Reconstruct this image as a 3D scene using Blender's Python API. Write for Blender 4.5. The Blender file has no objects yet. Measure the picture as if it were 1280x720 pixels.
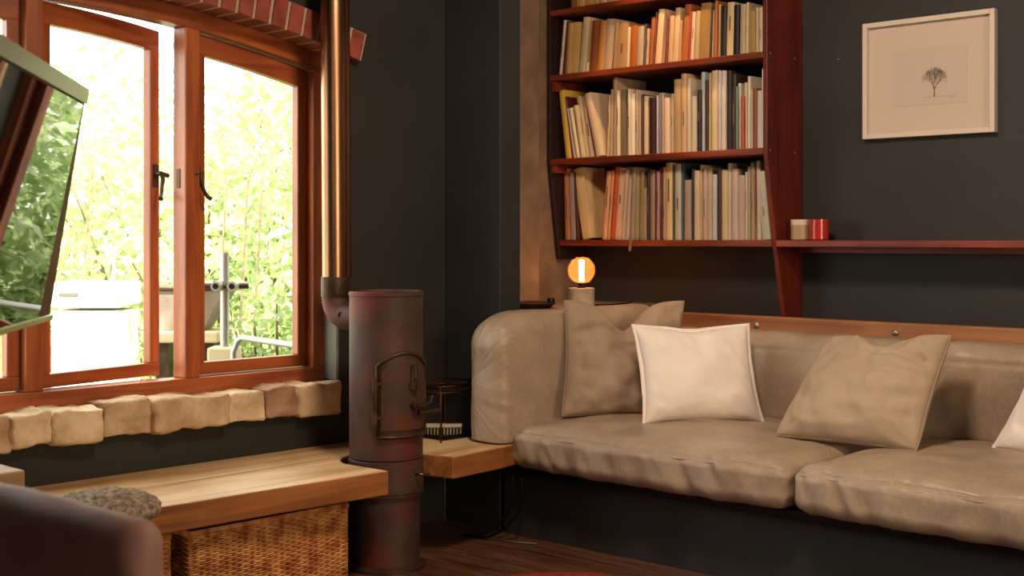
import bpy, bmesh, math, random
from mathutils import Vector, Matrix, noise
random.seed(7)
S = bpy.context.scene
C = S.collection
PI = math.pi

# ------------------------------------------------------------------ camera, world, lights, exposure
EYE = 1.2
cd = bpy.data.cameras.new('camera'); cam = bpy.data.objects.new('camera', cd); C.objects.link(cam)
cam.location = (0, 0, EYE); cam.rotation_euler = (PI/2, 0, math.asin(.688))
cd.sensor_width = 36; cd.lens = 1650/1280*36; cd.shift_y = -62/1280
cd.clip_start = .05; cd.clip_end = 200
cd.dof.use_dof = True; cd.dof.focus_distance = 5.1; cd.dof.aperture_fstop = 4.5
S.camera = cam
S.view_settings.view_transform = 'Standard'; S.view_settings.look = 'None'
S.view_settings.gamma = 1; S.view_settings.use_curve_mapping = False
S.view_settings.exposure = 0.0

W = bpy.data.worlds.new('world'); S.world = W; W.use_nodes = True
nt = W.node_tree; bgn = nt.nodes['Background']
sky = nt.nodes.new('ShaderNodeTexSky'); sky.sky_type = 'HOSEK_WILKIE'; sky.turbidity = 6; sky.ground_albedo = .4
sky.sun_direction = (.5, -.3, .8)
mx = nt.nodes.new('ShaderNodeMix'); mx.data_type = 'RGBA'; mx.inputs[0].default_value = .8
nt.links.new(sky.outputs[0], mx.inputs[6]); mx.inputs[7].default_value = (1.0, .98, .94, 1)
nt.links.new(mx.outputs[2], bgn.inputs[0]); bgn.inputs[1].default_value = 7.5

def light(kind, name, loc, target, energy, color, **kw):
    l = bpy.data.lights.new(name, kind); l.energy = energy; l.color = color
    for k, v in kw.items(): setattr(l, k, v)
    o = bpy.data.objects.new(name, l); C.objects.link(o); o.location = loc
    d = Vector(target) - Vector(loc); o.rotation_euler = d.to_track_quat('-Z', 'Y').to_euler()
    return o
WARM = (1, .62, .34); SOFT = (1, .76, .58)
light('SUN', 'sun', (0, 0, 10), (-6, 2.5, 0), 20.0, (1, .95, .84), angle=.03)
light('AREA', 'ceiling_lamp_sofa', (-2.1, 2.6, 2.78), (-2.3, 4.3, .5), 68, SOFT, shape='DISK', size=.5)
light('AREA', 'right_fill_light', (2.3, 1.9, 1.7), (-4.1, 2.6, .8), 88, (1, .76, .52), shape='RECTANGLE', size=1.4, size_y=1.3)  # unseen warm fill added to brighten the window wall from the room side
light('AREA', 'rear_fill_light', (.4, -1.9, 2.2), (-2.2, 2.5, .6), 8, (1, .82, .66), shape='DISK', size=.9)  # unseen weak fill added for faces turned towards the camera
light('SPOT', 'ceiling_spot_books', (-3.45, 4.36, 2.80), (-3.58, 4.72, 1.7), 62, WARM, spot_size=math.radians(56), spot_blend=.6, shadow_soft_size=.03)

# ------------------------------------------------------------------ helpers
def at(px, y, d):
    """world point at photo direction (px, y) and depth d in metres"""
    t = (px-640)/1650
    return Vector(((-.688+.7256*t)*d, (.7256+.688*t)*d, EYE+(298-y)*d/1650))
def x_on(px, Y):
    t = (px-640)/1650
    return Y*(-.688+.7256*t)/(.7256+.688*t)
def z_on(px, y, Y):
    t = (px-640)/1650
    return EYE+(298-y)*(Y/(.7256+.688*t))/1650

def srgb(h):
    h = h.lstrip('#')
    v = [int(h[i:i+2], 16)/255 for i in (0, 2, 4)]
    return tuple(((c/12.92) if c <= .04045 else ((c+.055)/1.055)**2.4) for c in v)+(1,)

def mat(name, col, rough=.6, metal=0, col2=None, nscale=8, bump=0, bscale=40, stretch=(1, 1, 1), detail=6, spec=.5, coat=0, contrast=(.35, .65), bump_dist=.01):
    m = bpy.data.materials.new(name); m.use_nodes = True
    n = m.node_tree.nodes; L = m.node_tree.links; p = n['Principled BSDF']
    if isinstance(col, str): col = srgb(col)
    if isinstance(col2, str): col2 = srgb(col2)
    p.inputs['Base Color'].default_value = col
    p.inputs['Roughness'].default_value = rough; p.inputs['Metallic'].default_value = metal
    p.inputs['Specular IOR Level'].default_value = spec
    p.inputs['Coat Weight'].default_value = coat
    tc = n.new('ShaderNodeTexCoord'); mp = n.new('ShaderNodeMapping'); mp.inputs['Scale'].default_value = stretch
    L.new(tc.outputs['Object'], mp.inputs[0])
    if col2:
        t = n.new('ShaderNodeTexNoise'); t.inputs['Scale'].default_value = nscale; t.inputs['Detail'].default_value = detail
        r = n.new('ShaderNodeValToRGB'); r.color_ramp.elements[0].position = contrast[0]; r.color_ramp.elements[1].position = contrast[1]
        r.color_ramp.elements[0].color = col; r.color_ramp.elements[1].color = col2
        L.new(mp.outputs[0], t.inputs[0]); L.new(t.outputs[0], r.inputs[0]); L.new(r.outputs[0], p.inputs['Base Color'])
    if bump:
        t = n.new('ShaderNodeTexNoise'); t.inputs['Scale'].default_value = bscale; t.inputs['Detail'].default_value = 5
        b = n.new('ShaderNodeBump'); b.inputs['Strength'].default_value = bump; b.inputs['Distance'].default_value = bump_dist
        L.new(mp.outputs[0], t.inputs[0]); L.new(t.outputs[0], b.inputs['Height']); L.new(b.outputs[0], p.inputs['Normal'])
    return m

def woodmat(name, c1, c2, rough=.45, axis=1, scale=3.0, coat=0, bump=.15, c3=None):
    """wood with grain running along one axis"""
    m = bpy.data.materials.new(name); m.use_nodes = True
    n = m.node_tree.nodes; L = m.node_tree.links; p = n['Principled BSDF']
    p.inputs['Roughness'].default_value = rough; p.inputs['Coat Weight'].default_value = coat; p.inputs['Coat Roughness'].default_value = .25
    tc = n.new('ShaderNodeTexCoord'); mp = n.new('ShaderNodeMapping')
    s = [14, 14, 14]; s[axis] = 1.1; mp.inputs['Scale'].default_value = s
    L.new(tc.outputs['Object'], mp.inputs[0])
    t = n.new('ShaderNodeTexNoise'); t.inputs['Scale'].default_value = scale; t.inputs['Detail'].default_value = 8; t.inputs['Distortion'].default_value = .8
    L.new(mp.outputs[0], t.inputs[0])
    r = n.new('ShaderNodeValToRGB'); e = r.color_ramp.elements
    e[0].position = .32; e[1].position = .68; e[0].color = srgb(c1); e[1].color = srgb(c2)
    L.new(t.outputs[0], r.inputs[0])
    t2 = n.new('ShaderNodeTexNoise'); t2.inputs['Scale'].default_value = 2.2; t2.inputs['Detail'].default_value = 3
    L.new(tc.outputs['Object'], t2.inputs[0])
    mixn = n.new('ShaderNodeMix'); mixn.data_type = 'RGBA'; mixn.blend_type = 'MULTIPLY'; mixn.inputs[0].default_value = .6
    r2 = n.new('ShaderNodeValToRGB'); r2.color_ramp.elements[0].position = .3; r2.color_ramp.elements[1].position = .6
    r2.color_ramp.elements[0].color = srgb(c3 or '#b09080'); r2.color_ramp.elements[1].color = (1, 1, 1, 1)
    L.new(t2.outputs[0], r2.inputs[0]); L.new(r.outputs[0], mixn.inputs[6]); L.new(r2.outputs[0], mixn.inputs[7]); L.new(mixn.outputs[2], p.inputs['Base Color'])
    b = n.new('ShaderNodeBump'); b.inputs['Strength'].default_value = bump; b.inputs['Distance'].default_value = .004
    L.new(t.outputs[0], b.inputs['Height']); L.new(b.outputs[0], p.inputs['Normal'])
    return m

class MB:
    """collects shapes into one mesh"""
    def __init__(s): s.v = []; s.f = []; s.mi = []
    def add(s, vs, fs, mi=0):
        o = len(s.v); s.v += [tuple(v) for v in vs]; s.f += [tuple(i+o for i in f) for f in fs]; s.mi += [mi]*len(fs)
    def box(s, a, b, mi=0):
        x0, y0, z0 = a; x1, y1, z1 = b
        s.add([(x0,y0,z0),(x1,y0,z0),(x1,y1,z0),(x0,y1,z0),(x0,y0,z1),(x1,y0,z1),(x1,y1,z1),(x0,y1,z1)],
              [(0,3,2,1),(4,5,6,7),(0,1,5,4),(1,2,6,5),(2,3,7,6),(3,0,4,7)], mi)
    def hexa(s, p, mi=0):
        s.add(p, [(0,3,2,1),(4,5,6,7),(0,1,5,4),(1,2,6,5),(2,3,7,6),(3,0,4,7)], mi)
    def prism(s, poly, a0, a1, axis, mi=0):
        """poly of 2D points, extruded along axis from a0 to a1"""
        def P(p, a):
            return {0: (a, p[0], p[1]), 1: (p[0], a, p[1]), 2: (p[0], p[1], a)}[axis]
        n = len(poly); vs = [P(p, a0) for p in poly]+[P(p, a1) for p in poly]
        s.add(vs, [tuple(range(n))[::-1], tuple(range(n, 2*n))]+[(i, (i+1) % n, n+(i+1) % n, n+i) for i in range(n)], mi)
    def lathe(s, prof, loc=(0,0,0), n=40, mi=0, a0=0, a1=2*PI, M=None):
        full = abs(a1-a0-2*PI) < 1e-6; k = n if full else n+1; vs = []
        for r, z in prof:
            for i in range(k):
                a = a0+(a1-a0)*i/n; v = Vector((r*math.cos(a), r*math.sin(a), z))
                if M: v = M @ v
                vs.append(v+Vector(loc))
        fs = []
        for j in range(len(prof)-1):
            for i in range(k if full else k-1):
                fs.append((j*k+i, j*k+(i+1) % k, (j+1)*k+(i+1) % k, (j+1)*k+i))
        s.add(vs, fs, mi)
    def tube(s, pts, r, n=12, mi=0, cap=True):
        pts = [Vector(p) for p in pts]; rs = r if isinstance(r, (list, tuple)) else [r]*len(pts)
        vs = []; up = None
        for i, p in enumerate(pts):
            d = (pts[min(i+1, len(pts)-1)]-pts[max(i-1, 0)]).normalized()
            if up is None: up = d.orthogonal().normalized()
            up = (up-d*up.dot(d)).normalized(); w = d.cross(up)
            for k in range(n):
                a = 2*PI*k/n; vs.append(p+(up*math.cos(a)+w*math.sin(a))*rs[i])
        fs = [(j*n+k, j*n+(k+1) % n, (j+1)*n+(k+1) % n, (j+1)*n+k) for j in range(len(pts)-1) for k in range(n)]
        if cap: fs += [tuple(range(n))[::-1], tuple(range((len(pts)-1)*n, len(pts)*n))]
        s.add(vs, fs, mi)
    def build(s, name, ms, parent=None, smooth=False, bevel=0, seg=2, subsurf=0, weld=0, flat_angle=None):
        me = bpy.data.meshes.new(name); me.from_pydata(s.v, [], s.f); me.update()
        if not isinstance(ms, (list, tuple)): ms = [ms]
        for m in ms: me.materials.append(m)
        me.polygons.foreach_set('material_index', s.mi)
        bm = bmesh.new(); bm.from_mesh(me)
        if weld: bmesh.ops.remove_doubles(bm, verts=bm.verts, dist=weld)
        bmesh.ops.recalc_face_normals(bm, faces=bm.faces)
        for f in bm.faces: f.smooth = smooth
        if smooth and flat_angle:
            for e in bm.edges:
                if len(e.link_faces) == 2 and e.calc_face_angle(0) > math.radians(flat_angle): e.smooth = False
        bm.to_mesh(me); bm.free()
        o = bpy.data.objects.new(name, me); C.objects.link(o)
        if parent: o.parent = parent; o.matrix_parent_inverse = Matrix.Identity(4)
        if bevel:
            b = o.modifiers.new('bevel', 'BEVEL'); b.width = bevel; b.segments = seg; b.limit_method = 'ANGLE'; b.angle_limit = math.radians(35)
        if subsurf:
            u = o.modifiers.new('sub', 'SUBSURF'); u.levels = subsurf; u.render_levels = subsurf
        return o

def shift(mb, loc):
    """make mesh coordinates local to loc"""
    mb.v = [(x-loc[0], y-loc[1], z-loc[2]) for x, y, z in mb.v]; return mb
def tag(o, label=None, cat=None, group=None, kind=None):
    if label: o['label'] = label
    if cat: o['category'] = cat
    if group: o['group'] = group
    if kind: o['kind'] = kind
    return o
def empty(name, loc, label, cat, group=None, kind=None):
    o = bpy.data.objects.new(name, None); C.objects.link(o); o.location = loc; o.empty_display_size = .1
    return tag(o, label, cat, group, kind)
def part(mb, name, m, parent, **kw):
    """mesh given in world coordinates, parented to an Empty (or child of one)"""
    base = Vector((0, 0, 0)); p = parent
    while p: base += p.location; p = p.parent
    return shift(mb, base).build(name, m, parent, **kw)

def nz(p, s, seed=0.0): return noise.noise(Vector(p)*s+Vector((seed, seed*1.7, -seed)))

def soft_box(mb, lo, hi, r, n=26, disp=None, mi=0):
    lo = Vector(lo); hi = Vector(hi); c = (lo+hi)/2; h = (hi-lo)/2; vs = []; fs = []
    g = [math.copysign(abs(x)**.8, x) for x in [-1+2*i/n for i in range(n+1)]]
    for ax in range(3):
        for sg in (-1, 1):
            o = len(vs)
            for a in g:
                for b in g:
                    p = [0, 0, 0]; p[ax] = sg; p[(ax+1) % 3] = a; p[(ax+2) % 3] = b
                    q = Vector((p[i]*h[i] for i in range(3)))
                    k = Vector((max(-(h[i]-r[i]), min(h[i]-r[i], q[i])) for i in range(3)))
                    d = q-k; e = Vector((d[i]/r[i] for i in range(3)))
                    if e.length > 1e-6: e.normalize()
                    q = k+Vector((e[i]*r[i] for i in range(3)))
                    if disp: q = disp(q, Vector((q[i]/h[i] for i in range(3))), e)
                    vs.append(q+c)
            m = n+1
            for i in range(n):
                for j in range(n):
                    f = (o+i*m+j, o+(i+1)*m+j, o+(i+1)*m+j+1, o+i*m+j+1); fs.append(f if sg > 0 else f[::-1])
    mb.add(vs, fs, mi)

# ------------------------------------------------------------------ materials
M = {}
M['green_wall'] = mat('dark_green_wall', '#1f1e17', .75, col2='#26251d', nscale=3, bump=.25, bscale=60, bump_dist=.003)
M['blue_wall'] = mat('dark_slate_wall', '#222222', .7, col2='#292929', nscale=3, bump=.25, bscale=60, bump_dist=.003)
M['back_wall'] = mat('dark_charcoal_wall', '#262321', .65, col2='#2d2a29', nscale=2.5, bump=.2, bscale=50, bump_dist=.003)
M['plaster'] = mat('brown_plaster', '#6a5442', .8, col2='#7c6650', nscale=9, bump=.5, bscale=30, bump_dist=.004)
M['reveal'] = mat('grey_reveal', '#77776c', .7, bump=.3, bscale=30)
M['ceiling'] = mat('ceiling_white', '#8a8378', .8)
M['floor'] = woodmat('floor_boards', '#40281a', '#76523a', .34, axis=0, scale=2.5, coat=.1)
M['redwood'] = woodmat('red_brown_wood', '#5e1e0e', '#92401c', .5, axis=0, scale=1.6, coat=.05)
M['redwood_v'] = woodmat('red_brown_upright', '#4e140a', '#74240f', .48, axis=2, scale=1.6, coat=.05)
M['dark_panel'] = woodmat('shaded_redwood_panel', '#1c0a06', '#2e120a', .6, axis=2)  # left bookcase side: its unlit look is put into the dark colour
M['frame_y'] = woodmat('window_wood', '#8a3e18', '#bd6830', .42, axis=1, scale=1.6, coat=.15)
M['frame_z'] = woodmat('window_wood_upright', '#8a3e18', '#bd6830', .42, axis=2, scale=1.6, coat=.15)
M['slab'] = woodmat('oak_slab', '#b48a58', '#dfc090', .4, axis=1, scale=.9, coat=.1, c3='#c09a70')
M['slab_edge'] = woodmat('oak_slab_warm_lit_edge', '#7a4420', '#b87a42', .5, axis=1, scale=1.3, c3='#a87850', bump=.3)  # darker, more orange than the top: warm room light put into the colour
M['rail'] = woodmat('orange_pine', '#84502e', '#b07a4c', .5, axis=0, scale=1.2)
M['beam'] = woodmat('pale_block', '#7a5a34', '#a5845a', .5, axis=1, scale=1.5)
M['rust'] = mat('rusty_iron', '#3a2a22', .6, metal=.3, col2='#583d30', nscale=7, bump=.4, bscale=70, bump_dist=.003, contrast=(.3, .75))
def rust_patches(m):
    n = m.node_tree.nodes; L = m.node_tree.links; p = n['Principled BSDF']
    src = p.inputs['Base Color'].links[0].from_socket
    t = n.new('ShaderNodeTexNoise'); t.inputs['Scale'].default_value = 5; t.inputs['Detail'].default_value = 7
    tc = n.new('ShaderNodeTexCoord'); L.new(tc.outputs['Object'], t.inputs[0])
    r = n.new('ShaderNodeValToRGB'); r.color_ramp.elements[0].position = .52; r.color_ramp.elements[1].position = .68
    L.new(t.outputs[0], r.inputs[0])
    k = n.new('ShaderNodeMix'); k.data_type = 'RGBA'; L.new(r.outputs[0], k.inputs[0]); L.new(src, k.inputs[6]); k.inputs[7].default_value = srgb('#6c2a1c')
    L.new(k.outputs[2], p.inputs['Base Color'])
rust_patches(M['rust'])
M['dark_iron'] = mat('dark_iron', '#39291f', .5, metal=.6, col2='#56402f', nscale=20, bump=.3, bscale=90, bump_dist=.002)
M['copper'] = mat('aged_copper', '#8a6248', .3, metal=1, col2='#b58a68', nscale=5, stretch=(1, 1, .25), contrast=(.3, .7))
M['black_metal'] = mat('black_metal', '#17120f', .4, metal=.5)
M['cast_metal'] = mat('pewter_metal', '#7d766c', .35, metal=1)
M['screw'] = mat('screw_steel', '#9a958a', .4, metal=.8)
M['cable'] = mat('black_cable', '#0a0909', .85, spec=.1)
M['white_pillow'] = mat('cream_linen', '#e8ddd2', .9, col2='#eee5db', nscale=4, bump=.25, bscale=420, spec=.15, bump_dist=.002)
M['brown_pillow'] = mat('taupe_linen', '#9a8672', .9, col2='#a3907c', nscale=4, bump=.35, bscale=380, spec=.15, bump_dist=.002)
M['beige_pillow'] = mat('sand_linen', '#a7937c', .9, col2='#b09c86', nscale=4, bump=.3, bscale=380, spec=.15, bump_dist=.002)
M['concrete'] = mat('concrete', '#9b8b76', .8, col2='#b5a48c', nscale=20, bump=.3, bscale=50)
M['candle_white'] = mat('cream_wax', '#cdbda8', .5); M['candle_glass'] = mat('frosted_jar', '#a8896a', .35)
M['candle_red'] = mat('red_glass_jar', '#b0281e', .25, coat=.4)
M['white_frame'] = mat('white_paint', '#cfc2b4', .5)
M['paper'] = mat('print_paper', '#bfb0a2', .8); M['mount'] = mat('mount_board', '#c4b4a4', .8)
M['ink'] = mat('print_ink', '#6a5a45', .9); M['ink2'] = mat('print_ink_pale', '#91806e', .9)
M['pages'] = mat('book_pages', '#b8a585', .9, col2='#cdbb9a', nscale=60, stretch=(6, 1, .3))
M['brickred'] = mat('brick_red', '#74301e', .8, col2='#944834', nscale=14, bump=.5, bscale=60)
M['mortar'] = mat('mortar', '#a8937e', .9, bump=.5, bscale=80)
M['wire'] = mat('rack_metal', '#4a3018', .35, metal=1)

def leather(name, c1, c2, rough=.42):
    m = bpy.data.materials.new(name); m.use_nodes = True
    n = m.node_tree.nodes; L = m.node_tree.links; p = n['Principled BSDF']
    p.inputs['Roughness'].default_value = rough
    tc = n.new('ShaderNodeTexCoord')
    t = n.new('ShaderNodeTexNoise'); t.inputs['Scale'].default_value = 5; t.inputs['Detail'].default_value = 8; L.new(tc.outputs['Object'], t.inputs[0])
    r = n.new('ShaderNodeValToRGB'); r.color_ramp.elements[0].position = .3; r.color_ramp.elements[1].position = .7
    r.color_ramp.elements[0].color = srgb(c1); r.color_ramp.elements[1].color = srgb(c2); L.new(t.outputs[0], r.inputs[0])
    # pale worn creases
    mp = n.new('ShaderNodeMapping'); mp.inputs['Scale'].default_value = (7, 4, 4); L.new(tc.outputs['Object'], mp.inputs[0])
    w = n.new('ShaderNodeTexNoise'); w.inputs['Scale'].default_value = 1.6; w.inputs['Detail'].default_value = 4; w.inputs['Distortion'].default_value = 1.5
    L.new(mp.outputs[0], w.inputs[0])
    r2 = n.new('ShaderNodeValToRGB'); e = r2.color_ramp.elements
    e[0].position = .47; e[0].color = (0, 0, 0, 1); e[1].position = .5; e[1].color = (1, 1, 1, 1); k = e.new(.53); k.color = (0, 0, 0, 1)
    L.new(w.outputs[0], r2.inputs[0])
    ml = n.new('ShaderNodeMath'); ml.operation = 'MULTIPLY'; ml.inputs[1].default_value = .16; L.new(r2.outputs[0], ml.inputs[0])
    mixn = n.new('ShaderNodeMix'); mixn.data_type = 'RGBA'; L.new(ml.outputs[0], mixn.inputs[0]); L.new(r.outputs[0], mixn.inputs[6]); mixn.inputs[7].default_value = srgb('#c9b79c')
    L.new(mixn.outputs[2], p.inputs['Base Color'])
    v = n.new('ShaderNodeTexVoronoi'); v.inputs['Scale'].default_value = 260; L.new(tc.outputs['Object'], v.inputs[0])
    b = n.new('ShaderNodeBump'); b.inputs['Strength'].default_value = .25; b.inputs['Distance'].default_value = .001; L.new(v.outputs[0], b.inputs['Height'])
    b2 = n.new('ShaderNodeBump'); b2.inputs['Strength'].default_value = .5; b2.inputs['Distance'].default_value = .008
    L.new(w.outputs[0], b2.inputs['Height']); L.new(b.outputs[0], b2.inputs['Normal']); L.new(b2.outputs[0], p.inputs['Normal'])
    return m
M['leather'] = leather('tan_leather', '#93806c', '#ad9a84')
M['brown_leather'] = mat('brown_leather', '#8e6a5e', .62, col2='#9c776a', nscale=5, bump=.25, bscale=220, bump_dist=.001)

# ------------------------------------------------------------------ room shell
XL, YB, YP, XP = -4.10, 4.95, 3.906, -3.772          # left wall, back wall, pier face, pier edge
Y0W, Y1W, YC, R = .90, 3.325, 2.10, 5.0             # window opening and arch
def arc(y, peak): return peak-(y-YC)**2/(2*R)
def arcpts(y0, y1, peak, n=24): return [(y0+(y1-y0)*i/n, arc(y0+(y1-y0)*i/n, peak)) for i in range(n+1)]
H = 2.85
SILL = .53
def structure(mb, name, m, **kw):
    return tag(mb.build(name, m, **kw), kind='structure')
w = MB()
XO = -4.34
w.box((XO, -2.6, -.3), (XL, YP, SILL))
w.box((XO, -2.6, SILL), (XL, Y0W, H)); w.box((XO, Y1W, SILL), (XL, YP+.1, H))
w.prism(arcpts(Y0W, Y1W, 2.085)+[(Y1W, H), (Y0W, H)], XO, XL-.171, 0); w.prism(arcpts(Y0W, Y1W, 2.194)+[(Y1W, H), (Y0W, H)], XL-.171, XL, 0)
structure(w, 'wall_left', M['green_wall'])
w = MB(); w.box((XL+.001, Y1W-.012, SILL+.11), (XL-.14, Y1W, 1.93)); structure(w, 'trim_1', M['reveal'])
w = MB(); w.box((XL, YP, 0), (XP, YP+.124, H)); structure(w, 'wall_pier', M['blue_wall'], bevel=.004)
w = MB(); w.box((XO, YP+.1, 0), (-4.0, 4.40, H)); structure(w, 'wall_jamb', M['plaster'], bevel=.006)
w = MB(); w.box((XO-.1, 4.40, 0), (-4.205, YB, H)); structure(w, 'wall_recess', M['plaster'])
w = MB(); w.box((XO-.1, YB, 0), (3.0, YB+.15, H)); structure(w, 'wall_back', M['back_wall'])
w = MB(); w.box((2.6, -2.6, 0), (2.75, YB, H)); structure(w, 'wall_right', M['back_wall'])
w = MB(); w.box((XO, -2.75, 0), (2.75, -2.6, H)); structure(w, 'wall_front', M['back_wall'])
w = MB(); w.box((XO, -2.75, H), (3, YB+.15, H+.15)); structure(w, 'ceiling', M['ceiling'])
w = MB()
for i in range(60):
    y0 = -2.6+i*.128; y1 = y0+.125
    w.box((XO, y0, -.05), (2.7, y1, 0 if i % 2 else -.0006))
w.box((XO, -2.6, -.08), (2.7, YB, -.045)); structure(w, 'floor', M['floor'])
# ledge behind the sofa arm
w = MB(); w.box((-4.2, YP+.125, 0), (XP-.003, YB, .885)); structure(w, 'trim_2', M['blue_wall'])
w = MB(); w.box((-4.2, YP+.125, .886), (XP, YB, .898)); structure(w, 'trim_3', M['plaster'])
# dark plinth the sofa sits over
w = MB(); w.box((-3.74, 3.90, 0), (.6, YB, .27)); structure(w, 'wall_plinth', M['blue_wall'])

# ------------------------------------------------------------------ brick arch over the window
def jit(v, s): return v+(random.random()-.5)*s
w = MB(); br = MB()
nb = 35; ya, yb_ = Y0W-.09, Y1W+.075
for i in range(nb):
    a, b = ya+(yb_-ya)*i/nb, ya+(yb_-ya)*(i+1)/nb
    g = .013; a += g/2; b -= g/2
    def nrm(y):
        s = (y-YC)/R; l = math.hypot(s, 1); return (s/l, 1/l)
    za, zb = arc(a, 2.074), arc(b, 2.074); na, nb2 = nrm(a), nrm(b); hh = .112
    xa = -4.045+jit(0, .006)
    P0 = [(a, za), (b, zb), (b+nb2[0]*hh, zb+nb2[1]*hh), (a+na[0]*hh, za+na[1]*hh)]
    br.prism(P0, XL-.17, xa, 0)
arch = empty('brick_arch', (XL, YC, 2.08), 'shallow arch of upright red bricks over the wooden window', 'brick arch')
part(br, 'bricks', M['brickred'], arch, bevel=.004)
mo = MB(); pts = arcpts(ya, yb_, 2.076); top = [(y+(y-YC)/R*.11, z+.108) for y, z in pts][::-1]
mo.prism(pts+top, XL-.165, -4.052, 0); part(mo, 'mortar', M['mortar'], arch)

# ------------------------------------------------------------------ rough stone sill
st = empty('stone_sill', (XL, YC, SILL), 'row of rough pale stones forming the sill under the window', 'stone sill')
sm = [mat('stone_'+c[1:], c, .85, col2=d, nscale=9, bump=.9, bscale=26, bump_dist=.012) for c, d in (('#c0a480', '#e0c8a4'), ('#cdb494', '#a88660'), ('#b08c68', '#d6bc98'), ('#8f6448', '#b08c70'))]
smb = MB(); k = 0
def y_on(px, X):
    t = (px-640)/1650; return X*(.7256+.688*t)/(-.688+.7256*t)
edges = [Y0W-.02, 1.08, 1.27, 1.43, 1.66, 1.84]+[y_on(p, -4.07) for p in (11, 62, 127, 190, 285, 332, 372)]+[Y1W-.012]
for ya_, yb2 in zip(edges[:-1], edges[1:]):
    zt = .634+random.uniform(-.008, .012); zb = .524+random.uniform(-.01, .008)
    sd = random.random()*50
    def dsp(q, u, e, sd=sd):
        f = .7*nz(q, 7, sd)+.5*nz(q, 16, sd+2)
        return q+e*(.012*math.copysign(abs(f)**.7, f)+.004*nz(q, 50, sd))+Vector((.012*nz(q, 4, sd+3), .008*nz(q, 6, sd+9), .012*nz((q.x*.3, q.y, 0), 6, sd+5)))
    soft_box(smb, (-4.235, ya_+.002, zb), (-4.058+random.uniform(-.01, .012), yb2-.002, zt), (.012, .011, .011), n=18, disp=dsp, mi=(0, 1, 0, 2, 0, 1, 0, 0, 1, 2, 0, 3, 2)[k % 13])
    k += 1
part(smb, 'stones', sm, st, smooth=True, weld=.0005)
mo = MB(); mo.box((-4.235, Y0W, .528), (-4.085, Y1W, .60)); part(mo, 'mortar', M['mortar'], st)

# ------------------------------------------------------------------ window
glass = bpy.data.materials.new('window_glass'); glass.use_nodes = True
n = glass.node_tree.nodes; L = glass.node_tree.links; n.remove(n['Principled BSDF'])
tr = n.new('ShaderNodeBsdfTransparent'); tr.inputs[0].default_value = (.96, .98, .95, 1); gl = n.new('ShaderNodeBsdfGlossy'); gl.inputs['Roughness'].default_value = .02
ms = n.new('ShaderNodeMixShader'); ms.inputs[0].default_value = .04
L.new(tr.outputs[0], ms.inputs[1]); L.new(gl.outputs[0], ms.inputs[2]); L.new(ms.outputs[0], n['Material Output'].inputs[0])

win = empty('window_1', (-4.22, YC, .62), 'arched wooden window of four casements above the stone sill', 'window', kind='structure')
XF0, XF1 = -4.262, -4.18
f = MB()
f.box((XF0, Y0W, .615), (XF1+.005, Y1W-.013, .688))
part(f, 'bottom_rail', M['frame_y'], win, bevel=.004)
f = MB(); f.prism(arcpts(Y0W, Y1W-.013, 2.008)+[(y, z) for y, z in arcpts(Y0W, Y1W-.013, 2.094)][::-1], XF0, XF1, 0)
part(f, 'head_rail', M['frame_y'], win, bevel=.004)
muls = [1.505, 2.098, 2.7075]
for y in muls:
    f = MB(); f.prism([(y-.031, .688), (y+.031, .688), (y+.031, arc(y+.031, 2.008)), (y-.031, arc(y-.031, 2.008))], XF0, XF1, 0)
    part(f, 'mullion', M['frame_z'], win, bevel=.004)
for a, b in ((Y0W, Y0W+.05), (3.262, Y1W-.013)):
    f = MB(); f.prism([(a, .688), (b, .688), (b, arc(b, 2.008)), (a, arc(a, 2.008))], XF0, XF1, 0)
    part(f, 'jamb', M['frame_z'], win, bevel=.004)
def casement(y0, y1, ang, hinge):
    """closed casement between y0 and y1; ang opens it outward about the hinge side"""
    s = .047; zb0 = .692
    e = bpy.data.objects.new('casement', None); C.objects.link(e); e.parent = win
    hy = y0 if hinge < 0 else y1
    e.location = Vector((-4.238, hy, .62))-win.location; e.rotation_euler = (0, 0, ang)
    loc = Vector((-4.238, hy, .62))
    def P(mb, name, m, **kw): return shift(mb, loc).build(name, m, e, **kw)
    x0, x1 = -4.258, -4.218
    f = MB(); f.box((x0, y0+.002, zb0), (x1, y1-.002, zb0+s)); P(f, 'bottom_sash_rail', M['frame_y'], bevel=.004)
    f = MB(); f.prism(arcpts(y0+.002, y1-.002, 1.928)+arcpts(y0+.002, y1-.002, 2.004)[::-1], x0, x1, 0); P(f, 'top_sash_rail', M['frame_y'], bevel=.004)
    for a, b in ((y0+.002, y0+s), (y1-s, y1-.002)):
        f = MB(); f.prism([(a, zb0+s), (b, zb0+s), (b, arc(b, 1.93)), (a, arc(a, 1.93))], x0, x1, 0); P(f, 'sash_stile', M['frame_z'], bevel=.004)
    f = MB(); f.prism([(y0+s-.004, zb0+s-.004), (y1-s+.004, zb0+s-.004)]+arcpts(y0+s-.004, y1-s+.004, 1.934)[::-1], -4.241, -4.237, 0); P(f, 'pane', glass)
    hb = MB(); yy = (y1-.024) if hinge < 0 else (y0+.012); x, z = x1, 1.44; mr = 1 if hinge < 0 else -1
    hb.box((x, yy-.011, z-.05), (x+.006, yy+.011, z+.035))
    hb.tube([(x+.004, yy, z), (x+.032, yy, z)], .009)
    hb.tube([(x+.03, yy, z+.004), (x+.034, yy+.006*mr, z-.02), (x+.036, yy-.002*mr, z-.055), (x+.045, yy-.014*mr, z-.085), (x+.056, yy-.026*mr, z-.095)], [.009, .008, .007, .007, .009])
    hb.tube([(x+.03, yy, z), (x+.03, yy+.035*mr, z-.006)], .009)
    P(hb, 'handle', M['dark_iron'], smooth=True, flat_angle=40)
    return e
casement(2.7385, 3.262, 0, 1)
casement(2.129, 2.6765, math.radians(12.5), -1)
casement(1.536, 2.067, 0, 1)
casement(.95, 1.474, 0, -1)
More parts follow.
